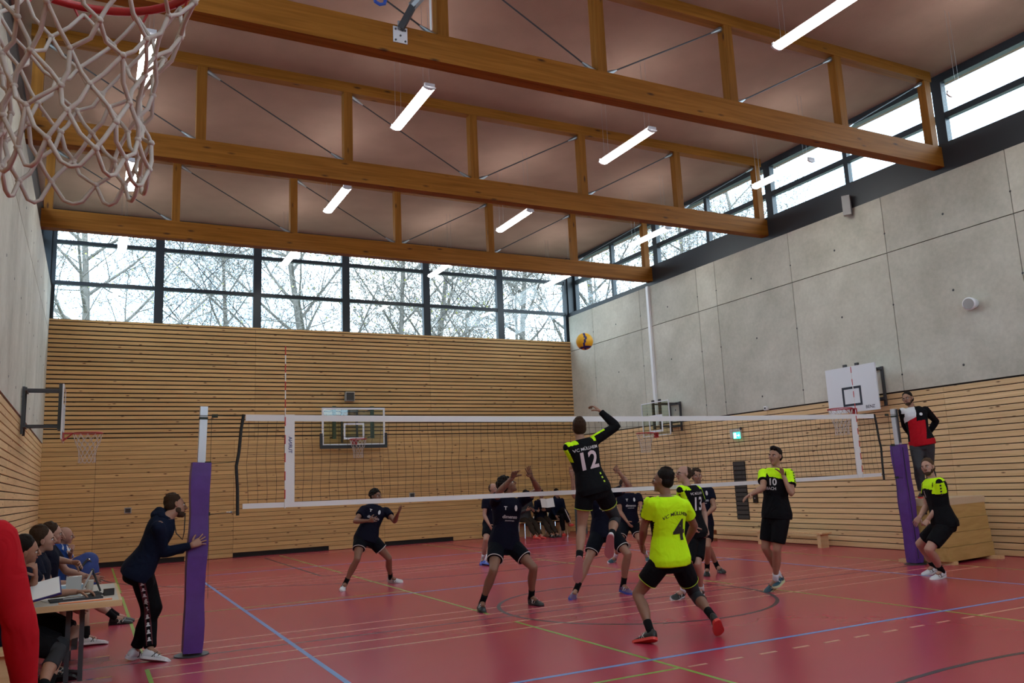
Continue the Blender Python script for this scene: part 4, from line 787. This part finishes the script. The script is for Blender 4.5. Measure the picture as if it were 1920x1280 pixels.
for x in xs_:
    mb.tube([(x+.010*math.sin(k*1.3+x*5),wob(x,k)*math.sin(math.pi*k/6),zt(x)-.05-(zt(x)-zb(x)-.05)*k/6) for k in range(7)],.0021,3,caps=False)
for r in range(1,10):
    mb.tube([(x,wob(x,r)*math.sin(math.pi*r/10),zt(x)-.05-(zt(x)-zb(x)-.05)*r/10+.006*math.sin(x*3.1+r*1.7)) for x in xs_[::3]+[xs_[-1]]],.0021,3,caps=False)
mb.build('netting','net_black',NT,kind='stuff')
for x,s in ((BX0,-1),(BX1,1)):
    mb=MB(); mb.b2((x-.05+s*-.0,-.010,zb(x)),(x+.05,.010,zt(x)+.004)); sb=mb.build('side_band','net_white',NT)
    an=MB(); a=x+s*.055
    for k in range(18):
        an.mi=k%2; z0=1.43+.1*k; an.tube([(a,-.014,z0),(a,-.014,z0+.1)],.006,8)
    an.build('antenna',['net_white','antenna_red'],NT)
vs,fs=text_mesh('TURNA',.055); mb=MB(); mb.add([(BX0+v.y,-.0125,2.12+(-v.x)*-1) for v in vs],fs); mb.build('band_lettering','ball_blue',NT)
for s in (-1,1):
    x=NX0 if s<0 else NX1; mb=MB(); P_=[(x+s*o,0,z) for o,z in ((.0,2.46),(.025,2.3),(.045,2.05),(.07,1.9),(.055,1.65),(.05,1.38))]
    mb.tube(P_,.017,6); mb.build('edge_rod','net_black',NT)
    xp=(XC-5.47) if s<0 else (XC+5.55)
    for z0,z1 in ((2.44,2.45),(1.95,1.93),(1.42,1.40)):
        mb=MB(); x0_=x+s*(.0 if z0>2 else .06); mb.tube([(x0_,0,z0),(xp,0,z1)],.0035,5); mb.box((x0_+s*.30,0,z0+(z1-z0)*.4),(.06,.03,.035)); mb.build('tension_rope','cord',NT)
    mb=MB(); mb.tube([(x+s*.33,0,2.44),(x+s*.335,.01,1.9),(x+s*.34,.0,1.42),(x+s*.335,.01,.55)],.0028,4); mb.build('loose_cord','cord',NT)
def post(xb,xt,label,right=False):
    T=thing('net_post',label,'post',(xb,.06,0)); s=(xt-xb)/2.55
    at=lambda z:(xb+s*z,.06,z)
    mb=MB(); mb.tube([at(.02),at(2.55)],.062*math.sqrt(2)*.62,4,up=(0,1,0)); mb.build('pole','alu',T)
    if right: mb=MB(); mb.b2((xb+s*2.25-.016,-.006,1.98),(xb+s*2.25+.012,.012,2.54)); mb.build('slot','dark_steel',T)
    mb=MB(); mb.smooth=False
    P_=[];R_=[]
    for k in range(15):
        z=.03+1.92*k/14; w=.102+.006*math.sin(k*1.1); P_.append((xb+s*z+.006*math.sin(k*.9),.06,z)); R_.append((w*1.28,w*1.28))
    mb.tube(P_,R_,4,up=(0,1,0)); pd=mb.build('pad','purple_pad',T)
    mb=MB(); mb.tube([(xb+(-.035 if right else .094)+s*z,-.040 if right else .06,z) for z in (.1,.7,1.3,1.9)],.006,5); mb.build('seam','dark_steel' if right else 'purple_pad',pd)
    mb=MB(); mb.tube([(xb,.06,.0),(xb,.06,.012)],.17,20); mb.build('base_plate','dark_steel',T)
    mb=MB(); mb.tube([at(2.41),at(2.435)],.062*math.sqrt(2)*.68,4,up=(0,1,0)); mb.build('rope_loop','cord',T)
    return T
p0=post(2.09,2.16,'left net post in a purple pad with bare aluminium top'); p1=post(13.20,13.12,'right net post in a purple pad beside the wooden box',True)
# ball
mb=MB(); mb.smooth=True; mb.ball((0,0,0),.105,48,32)
cd=(Vector(CAMP)-Vector((6.448,-.902,3.271))).normalized(); rx=cd.cross(Vector((0,0,1))).normalized()*-1; ry=cd.cross(rx)*-1
if ry.z<0: ry=-ry
for i,f in enumerate(mb.f):
    p=Vector((0,0,0))
    for q in f: p+=Vector(mb.v[q])
    p=p.normalized(); a,b_,c_=p.dot(rx),p.dot(ry),p.dot(cd)
    m_=1 if abs(a-.10*math.sin(b_*4.2)-.02)<.13 else 0
    if -.78<b_+.35*a*a-.1*a<-.52: m_=1
    if c_<-.2 and abs(b_)<.2: m_=1
    mb.m[i]=m_
mb.v=[(v[0]+6.448,v[1]-.902,v[2]+3.271) for v in mb.v]
tag(mb.build('volleyball',['ball_yellow','ball_blue'],None,(6.448,-.902,3.271)),'yellow and blue volleyball in mid-air above the net','ball')
# ------------------------------------------------------------ basketball hoops
def hoop_net(T,c,r0,cr,rows=6,n=12,drop=.44,seed=1,jit=.01,kn=True,knot=1.7,shear=(0,0)):
    r=random.Random(seed); nodes={}
    rad=[1.0,.93,.80,.68,.60,.56,.58,.60]
    for j in range(rows+1):
        for i in range(n):
            a=2*math.pi*(i+.5*(j%2))/n; q=r0*rad[min(j,7)]; t=j/rows
            nodes[j,i]=Vector((c[0]+shear[0]*t+q*math.cos(a)+(r.uniform(-jit,jit) if j else 0),c[1]+shear[1]*t+q*math.sin(a)+(r.uniform(-jit,jit) if j else 0),c[2]-.02-drop*t**.92+(r.uniform(-jit,jit) if j else 0)))
    mb=MB(); mb.smooth=True
    for j in range(rows):
        for i in range(n):
            for d in (0,1):
                k=(i+d)%n if j%2==0 else (i+d)%n
                # strands go to the two staggered neighbours below
                k=(i-1+d)%n if j%2==0 else (i+d)%n
                a,b=nodes[j,i],nodes[j+1,k]; m_=(a+b)/2+Vector((r.uniform(-1,1),r.uniform(-1,1),-.8))*jit*.9
                mb.tube([a,m_,b],cr,6,caps=False)
    if kn:
        for (j,i),p in nodes.items():
            if j: mb.ball(p,cr*knot,6,4)
    for i in range(n):   # closing loops at the bottom
        a,b=nodes[rows,i],nodes[rows,(i+1)%n]; m_=(a+b)/2+Vector((0,0,-.045)); mb.tube([a,a.lerp(m_,.6)+Vector((0,0,-.012)),m_,b.lerp(m_,.6)+Vector((0,0,-.012)),b],cr,6,caps=False)
    return mb.build('net','hoop_net',T)
def hoop(label,c,dirx,board,bw,bh,zb_,rimr=.228,cr=.004,seed=1,jit=.008,depth=.60,shear=(0,0),rows=6):
    """c: rim centre; dirx: unit vector from the board towards the rim"""
    d=Vector((dirx[0],dirx[1],0)); s=Vector((-d.y,d.x,0)); c=Vector(c); face=c-d*(rimr+.15)
    T=thing('basketball_hoop',label,'hoop',(c.x,c.y,zb_))
    mb=MB(); mb.smooth=True; mb.tube([c+Vector((math.cos(a)*rimr,math.sin(a)*rimr,0)) for a in [i*math.pi/24 for i in range(48)]],.0095,8,closed=True,up=(0,0,1)); rim=mb.build('rim','rim_red',T)
    mb=MB()
    for i in range(12):
        a=2*math.pi*i/12; p=c+Vector((math.cos(a)*rimr,math.sin(a)*rimr,-.008)); t=Vector((-math.sin(a),math.cos(a),0)); mb.tube([p-t*.018,p-t*.010+Vector((0,0,-.018)),p+t*.010+Vector((0,0,-.018)),p+t*.018],.003,5)
    mb.build('net_hooks','rim_red',rim,kind='stuff')
    hoop_net(T,c,rimr-.004,cr,seed=seed,jit=jit,shear=shear,rows=rows)
    M=Matrix((s,-d,Vector((0,0,1)))).transposed()
    def BX(mb,cx,cy,cz,dx,dy,dz):  # along s, behind the face, z absolute
        q=face+s*cx-d*cy; q.z=cz; return mb.box(q,(dx,dy,dz),T=M.to_4x4())
    mb=MB(); BX(mb,0,-.075,c.z-.0,.14,.15,.02); BX(mb,0,-.01,c.z-.06,.16,.02,.14)
    for x in (-.05,.05): 
        a=face+s*x+d*.01; a.z=c.z-.12; b=c-d*rimr+s*x*1.4; b.z=c.z; mb.tube([a,b],.008,6)
    mb.build('rim_bracket','rim_red',T)
    z0,z1=zb_,zb_+bh; zc=(z0+z1)/2
    if board=='wood':
        mb=MB(); BX(mb,0,.015,zc,bw,.03,bh); bo=mb.build('backboard','board_white',T)
        tw,th,tz=.46,.38,c.z+.06; tk=.045; mb=MB()
        BX(mb,0,-.002,tz+th-tk/2,tw,.004,tk); BX(mb,0,-.002,tz+tk/2,tw,.004,tk)
        for q in (-1,1): BX(mb,q*(tw-tk)/2,-.002,tz+th/2,tk,.004,th-2*tk)
        mb.build('target_square','target_black',bo)
        vs,fs=text_mesh('BENZ',.085); mb=MB(); sg=1
        sx=s
        q0=face+sx*(bw/2-.20)+d*.002; mb.add([q0+sx*v.x+Vector((0,0,z0+.07-q0.z+v.y)) for v in vs],fs); mb.build('lettering','target_black',bo)
    else:
        mb=MB(); BX(mb,0,.008,zc,bw-.04,.012,bh-.04); bo=mb.build('backboard','board_glass',T)
        mb=MB(); k=.05 if board=='big' else .024
        for q in (-1,1): BX(mb,q*(bw/2-k/2),.008,zc,k,.022,bh)
        for q in (z0+k/2,z1-k/2): BX(mb,0,.008,q,bw-2*k,.022,k)
        mb.build('white_border','board_white',bo)
        mb=MB(); tw,th,tz=.59,.45,c.z+.02
        for q in (-1,1): BX(mb,q*(tw/2-.025),-.002,tz+th/2,.05,.006,th-.1)
        for q in (tz+.025,tz+th-.025): BX(mb,0,-.002,q,tw,.006,.05)
        mb.build('target_square','board_white',bo)
    if board=='big':
        mb=MB(); BX(mb,0,.008,z0-.03,bw+.10,.06,.09)
        for q in (-1,1): BX(mb,q*(bw/2+.02),.008,z0+.17,.07,.06,.34)
        mb.build('edge_padding','black_plastic',T)
    # supports behind the board
    off=depth-.02; mb=MB()
    ps=.42*bw if board=='big' else .20
    for q in (-1,1):
        BX(mb,q*ps*.72,.06,zc+.12,.10 if board=='big' else .07,.05,bh*.86)
    mb.build('support_posts','green_steel' if board=='big' else 'dark_steel',T)
    mb=MB()
    for q in (-1,1):
        for z in (z0+.25,z1-.05): BX(mb,q*ps*.72,(off+.08)/2,z,.035,off-.08,.035)
    for z in (z0+.25,z1-.05): BX(mb,0,off-.03,z,.50,.05,.06)
    for q in (-1,1): BX(mb,q*.22,off-.01,zc+.05,.05,.04,bh-.12)
    mb.build('wall_mount','dark_steel',T)
    return T
hoop('nearest basketball hoop, red rim with knotted white net at the top left',(1.04,-7.60,2.70),(1,0),'glass',1.2,.9,2.58,cr=.0043,seed=4,jit=.011,rows=7,depth=.62,shear=(.0,.02))
hoop('basketball hoop on the left wall seen side-on near the far corner',(1.03,6.5,2.75),(1,0),'glass',1.2,.9,2.62,depth=.62,jit=.006)
hoop('basketball hoop with solid white board on the right wall near the referee',(14.02,1.95,2.74),(-1,0),'wood',1.2,.9,2.68,depth=.70,jit=.006)
hoop('basketball hoop with glass board on the right wall beside the white pipe',(14.0,8.3,2.74),(-1,0),'glass',1.2,.9,2.66,depth=.70,jit=.006)
hoop('large glass basketball backboard with black padding on the far wall',(7.60,12.72,2.97),(0,-1),'big',1.8,1.05,2.82,depth=.48,jit=.006)
# ------------------------------------------------------------ wall fittings
def fit(name,label,cat,c,dims,m,face=None,parts=()):
    T=thing(name,label,cat,c); mb=MB(); mb.box(c,dims); mb.build('casing',m,T)
    for pn,pc,pd,pm in parts: mb=MB(); mb.box([a+b for a,b in zip(c,pc)],pd); mb.build(pn,pm,T)
    return T
fit('loudspeaker','square pale grille box above the large backboard','speaker',(7.60,L-.09,4.23),(.26,.14,.26),'grey_plastic',parts=[('grille',(0,-.075,0),(.22,.01,.22),'vent_dark'),('rim_frame',(0,-.07,.12),(.26,.01,.02),'cream')])
for x,z,lb in ((1.96,1.34,'small grey socket box on the far wall left of the coach'),(5.91,1.33,'small grey socket box on the far wall under the left net side'),(9.44,1.38,'small grey socket box on the far wall right of the back-court player')):
    fit('socket_box',lb,'socket',(x,L-.035,z),(.16,.025,.14),'grey_plastic',parts=[('flap',(0,-.015,0),(.12,.008,.10),'vent_dark')])
T=thing('door_handle','steel door handle on the far wall door beside the left net post','handle',(4.36,L-.05,1.17)); mb=MB(); mb.tube([(4.42,L-.02,1.17),(4.42,L-.07,1.17),(4.30,L-.07,1.17)],.010,8); mb.build('lever','chrome',T); mb=MB(); mb.tube([(4.42,L-.022,1.17),(4.42,L-.032,1.17)],.03,12); mb.build('rosette','steel',T)
T=thing('round_speaker','round white loudspeaker on the right concrete wall','speaker',(W-.03,-.33,4.41)); mb=MB(); mb.smooth=True; mb.tube([(W-.03,-.33,4.41),(W-.20,-.35,4.39),(W-.23,-.353,4.387)],[.085,.115,.115],24); mb.build('housing','white_paint',T); mb=MB(); mb.tube([(W-.231,-.353,4.387),(W-.238,-.354,4.386)],.095,24); mb.build('grille','grey_plastic',T)
T=thing('wall_speaker','slim dark grey speaker box on the black band under the right windows','speaker',(W-.03,2.05,7.0)); mb=MB(); mb.box((W-.12,2.05,7.02),(.12,.16,.42),rz=.5); mb.build('casing','grey_plastic',T); mb=MB(); mb.box((W-.03,2.05,7.02),(.08,.06,.12)); mb.build('bracket','dark_steel',T)
T=thing('exit_sign','lit green exit sign on the right wall behind the net','sign',(W-.03,6.05,2.52)); mb=MB(); mb.b2((W-.09,5.88,2.44),(W-.03,6.24,2.66)); mb.build('housing','cream',T)
mb=MB(); mb.b2((W-.095,5.88,2.42),(W-.088,6.12,2.58)); mb.build('lit_face','exit_green',T)
mb=MB(); X_=W-.097
def ep(*pts): mb.add([(X_,6.12-a,2.42+b) for a,b in pts],[tuple(range(len(pts)))])
ep((.02,.02),(.10,.02),(.10,.14),(.02,.14)); ep((.13,.07),(.18,.07),(.18,.04),(.225,.08),(.18,.12),(.18,.09),(.13,.09)); mb.build('pictogram','exit_white',T)
mb=MB(); mb.ball((W-.08,5.86,2.66),.035,10,8); mb.build('spot_lamp','black_plastic',T)
T=thing('vent_panel','tall narrow dark vent panel in the right wall behind the net','vent',(W-.05,6.1,.5)); mb=MB(); mb.b2((W-.028,5.88,.50),(W-.022,6.30,1.88)); mb.build('backing','black_back',T)
for k in range(13): mb=MB(); mb.b2((W-.045,5.89,.52+.105*k),(W-.028,6.29,.60+.105*k)); mb.build('slat','vent_dark',T)
fit('wall_hatch','small brown hatch in the right wall next to the vent panel','hatch',(W-.04,5.62,1.00),(.03,.14,.22),'brown_trousers',parts=[('knob',(-.02,0,0),(.01,.03,.03),'steel')])
fit('sensor_box','small white sensor box on top of the right wooden boards','sensor',(W-.05,4.98,3.06),(.08,.09,.09),'white_paint',parts=[('lens',(-.045,0,0),(.01,.04,.04),'black_plastic')])
# ------------------------------------------------------------ apparatus bracket on the nearest truss
T=thing('folding_arm','dark steel folding arm bolted to the nearest roof truss by a pale plate','bracket',(4.4,-.16,7.1))
mb=MB(); mb.b2((4.33,-.125,7.22),(4.52,-.112,7.44)); mb.build('plate','lamp_end',T)
mb=MB(); 
for x,z in ((4.36,7.25),(4.49,7.25),(4.425,7.32),(4.36,7.40),(4.49,7.40)): mb.tube([(x,-.125,z),(x,-.135,z)],.013,8)
mb.build('bolt','dark_steel',T)
mb=MB(); mb.tube([(4.42,-.15,7.40),(4.60,-.22,7.78),(4.80,-.25,8.25),(4.9,-.25,8.6)],.055,4); mb.build('arm','dark_steel',T)
mb=MB(); mb.tube([(4.40,-.15,7.40),(4.40,-.15,7.50)],.02,8); mb.tube([(4.56,-.20,7.72),(4.68,-.26,7.86)],.06,8); mb.build('hinge','steel',T)
T=thing('lifting_rod','thin white lifting rod beside the third post of the nearest truss','rod',(4.92,-.14,7.47)); mb=MB(); mb.tube([(4.84,-.15,7.47),(4.84,-.15,8.8)],.014,8); mb.build('rod','white_paint',T); mb=MB(); mb.tube([(4.84,-.15,8.76),(4.84,-.15,8.82)],.03,8); mb.build('clamp','steel',T)
T=thing('ring_grip','blue plastic grip hanging at the very top of the picture','grip',(4.10,-.30,7.6)); mb=MB(); mb.tube([(4.02,-.3,7.70),(4.04,-.3,7.60),(4.10,-.3,7.575),(4.16,-.3,7.60),(4.18,-.3,7.70)],.022,8); mb.build('grip','blue_plastic',T); mb=MB(); mb.tube([(4.10,-.3,7.70),(4.10,-.3,8.8)],.006,6); mb.tube([(4.02,-.3,7.70),(4.18,-.3,7.70)],.015,8); mb.build('cord','cord',T)
# ------------------------------------------------------------ vault box
ang=math.radians(-3); T=thing('vault_box','wooden vaulting box with padded top the referee stands on','vault box',(14.05,.02,0))
def VB(mb,c,d): return mb.box((14.05+c[0],.02+c[1],c[2]),d,rz=.12)
for i,(z0,z1) in enumerate(((.05,.27),(.275,.49),(.495,.71),(.715,.93))):
    w=1.42-.015*i; dd=.74-.03*i; mb=MB(); VB(mb,(0,0,(z0+z1)/2),(w,dd,z1-z0)); mb.build('section','plywood',T)
mb=MB(); VB(mb,(0,0,.985),(1.40,.66,.11)); mb.build('padded_top','leather',T)
for q in (-1,1): mb=MB(); VB(mb,(q*.60,0,.025),(.12,.95,.05)); mb.build('foot','beech',T)
mb=MB(); 
for q in (-.13,.13): VB(mb,(-.69,q,.82),(.01,.07,.05))
mb.build('grip_hole','black_plastic',T)
# ------------------------------------------------------------ gym benches
def bench(label,x0,x1,y0,y1,h):
    T=thing('gym_bench',label,'bench',((x0+x1)/2,(y0+y1)/2,0),'wooden gym benches'); 
    mb=MB(); mb.b2((x0,y0,h-.035),(x1,y1,h)); mb.build('seat','beech',T)
    mb=MB(); xm=(x0+x1)/2; mb.b2((xm-.05,y0+.1,.07),(xm-.01,y1-.1,.15)); mb.build('beam','beech',T)
    for y in (y0+.12,(y0+y1)/2,y1-.12):
        mb=MB(); mb.b2((x0+.03,y-.05,0),(x1-.03,y+.05,h-.035)); mb.build('leg','beech',T)
    return T
bench('long low wooden bench along the right wall',14.58,14.86,3.25,6.95,.31)
bench('wooden bench along the left wall under the four seated men',.12,.62,-1.25,4.2,.43)
bench('wooden bench behind the far substitutes by the far wall',11.7,14.4,12.95,13.25,.42)
# ------------------------------------------------------------ chairs of the substitutes
def chair(x,y,label):
    T=thing('stacking_chair',label,'chair',(x,y,0),'substitutes\' chairs')
    mb=MB(); mb.b2((x-.21,y-.22,.43),(x+.21,y+.20,.45)); mb.build('seat','beech',T)
    mb=MB(); mb.tube([(x-.20,y+.22,.70),(x,y+.25,.70),(x+.20,y+.22,.70)],[(.09,.008)]*3,8,up=(0,0,1)); mb.build('backrest','beech',T)
    for sx in (-1,1):
        for sy in (-1,1): mb=MB(); mb.tube([(x+sx*.18,y+sy*.17,.43),(x+sx*.21,y+sy*.22,0)],.011,8); mb.build('leg','chrome',T)
        mb=MB(); mb.tube([(x+sx*.19,y+.19,.43),(x+sx*.19,y+.23,.80)],.011,8); mb.build('back_upright','chrome',T)
chair(12.62,12.50,'chrome-legged wooden chair under the left far substitute'); chair(13.14,12.50,'chrome-legged wooden chair under the reading substitute'); chair(13.71,12.62,'chrome-legged wooden chair under the right far substitute')
T=thing('newspaper','open white papers held by the middle far substitute','paper',(13.10,12.22,.95)); 
for s,nm in ((-1,'page'),(1,'page')):
    mb=MB(); vs=[(13.13,12.14,.84),(13.13,12.22,1.10),(13.13+s*.22,12.18,1.12),(13.13+s*.22,12.10,.86)]; mb.add(vs+[(a,b+.004,c) for a,b,c in vs],[(0,1,2,3),(7,6,5,4),(0,3,7,4),(1,5,6,2),(2,6,7,3),(0,4,5,1)]); mb.build(nm,'paper',T)
T=thing('pole_bin','dark ribbed bin with yellow-tipped poles right of the far substitutes','bin',(14.35,12.3,0))
for k in range(5):
    mb=MB(); mb.tube([(14.18+.085*k,12.3,0),(14.18+.085*k,12.3,.80)],.034,10); mb.build('tube','radiator',T)
for k in (1,3,4): mb=MB(); mb.ball((14.18+.085*k,12.3,.82),.022,8,6); mb.build('pole_tip','yellow_cap',T)
# ------------------------------------------------------------ scorers' table
T=thing('scorers_table','grey-topped folding table with wooden edge and T-shaped steel legs','table',(1.02,-.15,0))
mb=MB(); mb.b2((.705,-.985,.695),(1.365,.695,.725)); mb.build('tabletop','table_top',T)
mb=MB()
for a,b in (((.68,-1.01,.675),(1.39,-.985,.726)),((.68,.695,.675),(1.39,.72,.726)),((.68,-.985,.675),(.705,.695,.726)),((1.365,-.985,.675),(1.39,.695,.726))): mb.b2(a,b)
mb.build('edge_strip','beech',T)
for y in (-.72,.42):
    mb=MB()
    for x in (.97,1.08): mb.b2((x-.02,y-.02,.04),(x+.02,y+.02,.695))
    mb.build('leg','dark_steel',T)
    mb=MB(); mb.b2((.72,y-.025,.0),(1.34,y+.025,.035)); mb.build('foot','chrome',T)
mb=MB(); mb.b2((1.0,-.70,.30),(1.05,.40,.33)); mb.build('crossbar','dark_steel',T)
zT=.7262
def box_thing(name,label,cat,c,d,m,rz=0,parts=()):
    T=thing(name,label,cat,(c[0],c[1],c[2]-d[2]/2)); mb=MB(); mb.box(c,d,rz=rz); mb.build('body',m,T)
    for pn,pc,pd,pm in parts: 
        q=Matrix.Rotation(rz,3,'Z')@Vector(pc); mb=MB(); mb.box([a+b for a,b in zip(c,q)],pd,rz=rz); mb.build(pn,pm,T)
    return T
box_thing('score_sheet','white score sheet lying on the table near the writer','paper',(.86,-.55,zT+.003),(.21,.297,.004),'paper',.3)
box_thing('score_sheet','second white sheet on the table beside the blue card','paper',(.93,-.10,zT+.003),(.21,.297,.004),'paper',-.2)
box_thing('card','light blue card box on the table behind the sheets','box',(.96,.20,zT+.03),(.22,.10,.06),'light_blue',.1,[('lid',(0,0,.032),(.225,.105,.006),'paper')])
box_thing('folder','dark grey folder on the table in front of the scoreboard','folder',(1.02,-.66,zT+.008),(.42,.22,.015),'grey_cloth',.12,[('label_strip',(0,0,.009),(.2,.03,.002),'paper')])
box_thing('ruler','orange flat strip along the front edge of the table','ruler',(1.10,-.90,zT+.005),(.42,.07,.008),'orange',.05,[('ridge',(0,.02,.006),(.40,.006,.004),'trim_white')])
box_thing('phone','black phone standing at the front right of the table','phone',(1.29,-.52,zT+.03),(.09,.03,.06),'phone',.2,[('screen',(0,-.016,.0),(.08,.002,.05),'black_plastic')])
T=thing('cable','coiled black cable on the table next to the phone','cable',(1.19,-.52,zT)); mb=MB(); pts=[(1.18+(.075-.0012*k)*math.cos(k*.55),-.50+(.055-.0008*k)*math.sin(k*.55),zT+.008+.0008*k) for k in range(46)]; mb.tube(pts,.006,6); mb.build('coil','black_plastic',T); mb=MB(); mb.tube([(1.12,-.42,zT+.012),(1.09,-.40,zT+.012)],.010,8); mb.build('plug','chrome',T)
T=thing('flip_scoreboard','grey flip scoreboard with number cards on the table','scoreboard',(1.04,-.25,zT))
for s in (-1,1):
    mb=MB(); vs=[(.93,-.25+s*.06,zT),(1.06,-.25+s*.06,zT),(1.06,-.25+s*.01,zT+.17),(.93,-.25+s*.01,zT+.17)]; mb.add(vs+[(a,b+s*.006,c) for a,b,c in vs],[(0,1,2,3),(7,6,5,4),(0,4,5,1),(1,5,6,2),(2,6,7,3),(3,7,4,0)]); mb.build('panel','grey_plastic',T)
vs,fs=text_mesh('12',.09); mb=MB(); mb.add([(.995+v.x,-.25-.035+(v.y)*(.05/.17)-.005,zT+.085+v.y) for v in vs],fs); mb.build('score_digits','black_plastic',T)
mb=MB(); mb.tube([(.93,-.25,zT+.172),(1.06,-.25,zT+.172)],.009,8); mb.build('ring_binding','chrome',T)
T=thing('easel_stand','black and grey A-shaped stand on the table next to the scoreboard','stand',(1.15,-.15,zT))
for s,m_ in ((-1,'alu'),(1,'black_plastic')):
    mb=MB(); mb.tube([(1.14+s*.085,-.15,zT+.01),(1.15,-.12,zT+.21)],[(.024,.010),(.018,.010)],6,up=(0,1,0)); mb.build('leg',m_,T)
mb=MB(); mb.ball((1.15,-.12,zT+.21),.016,8,6); mb.build('hinge','dark_steel',T)
T=thing('clipboard','white clipboard tilted up in front of the seated writer','clipboard',(.70,-.95,.86)); M_=Matrix.Rotation(.5,4,'X')@Matrix.Rotation(-.25,4,'Y')
mb=MB(); mb.box((.74,-1.02,.86),(.34,.26,.012),rz=.1,T=M_); mb.build('board','ball_blue',T); mb=MB(); mb.box((.74,-1.022,.869),(.32,.24,.004),rz=.1,T=M_); mb.build('sheet','paper',T)
T=thing('cup','pale cup on the table between scoreboard and stand','cup',(1.13,.05,zT)); mb=MB(); mb.tube([(1.13,.05,zT),(1.13,.05,zT+.10)],[.03,.038],14); mb.build('body','cream',T); mb=MB(); mb.tube([(1.13,.05,zT+.101),(1.13,.05,zT+.106)],.039,14); mb.build('lid','paper',T)
# blue sports bag
BG=Vector((1.05,2.80,.72)); T=thing('sports_bag','dark blue sports bag held on the knees of the bald man','bag',(1.02,2.80,.45)); b_=MB(); b_.ball(BG+Vector((0,0,.0)),(.20,.14,.21),16,12); b_.ball(BG+Vector((-.02,0,-.14)),(.21,.15,.11),16,10); b_.ball(BG+Vector((.06,.01,.12)),(.13,.11,.12),14,10); r_=remesh(b_,.018,2)
r_.build('bag_body','bag_blue',T)
mb=MB(); mb.tube([BG+Vector(q) for q in ((-.07,-.13,-.06),(-.02,-.15,.06),(.06,-.12,.16),(.14,-.05,.08))],[(.015,.005)]*4,6); mb.build('strap','black_plastic',T)
mb=MB(); mb.ball(BG+Vector((.06,-.11,.15)),(.025,.010,.016),8,6); mb.build('buckle','chrome',T)

D.scenes.remove(SC2)
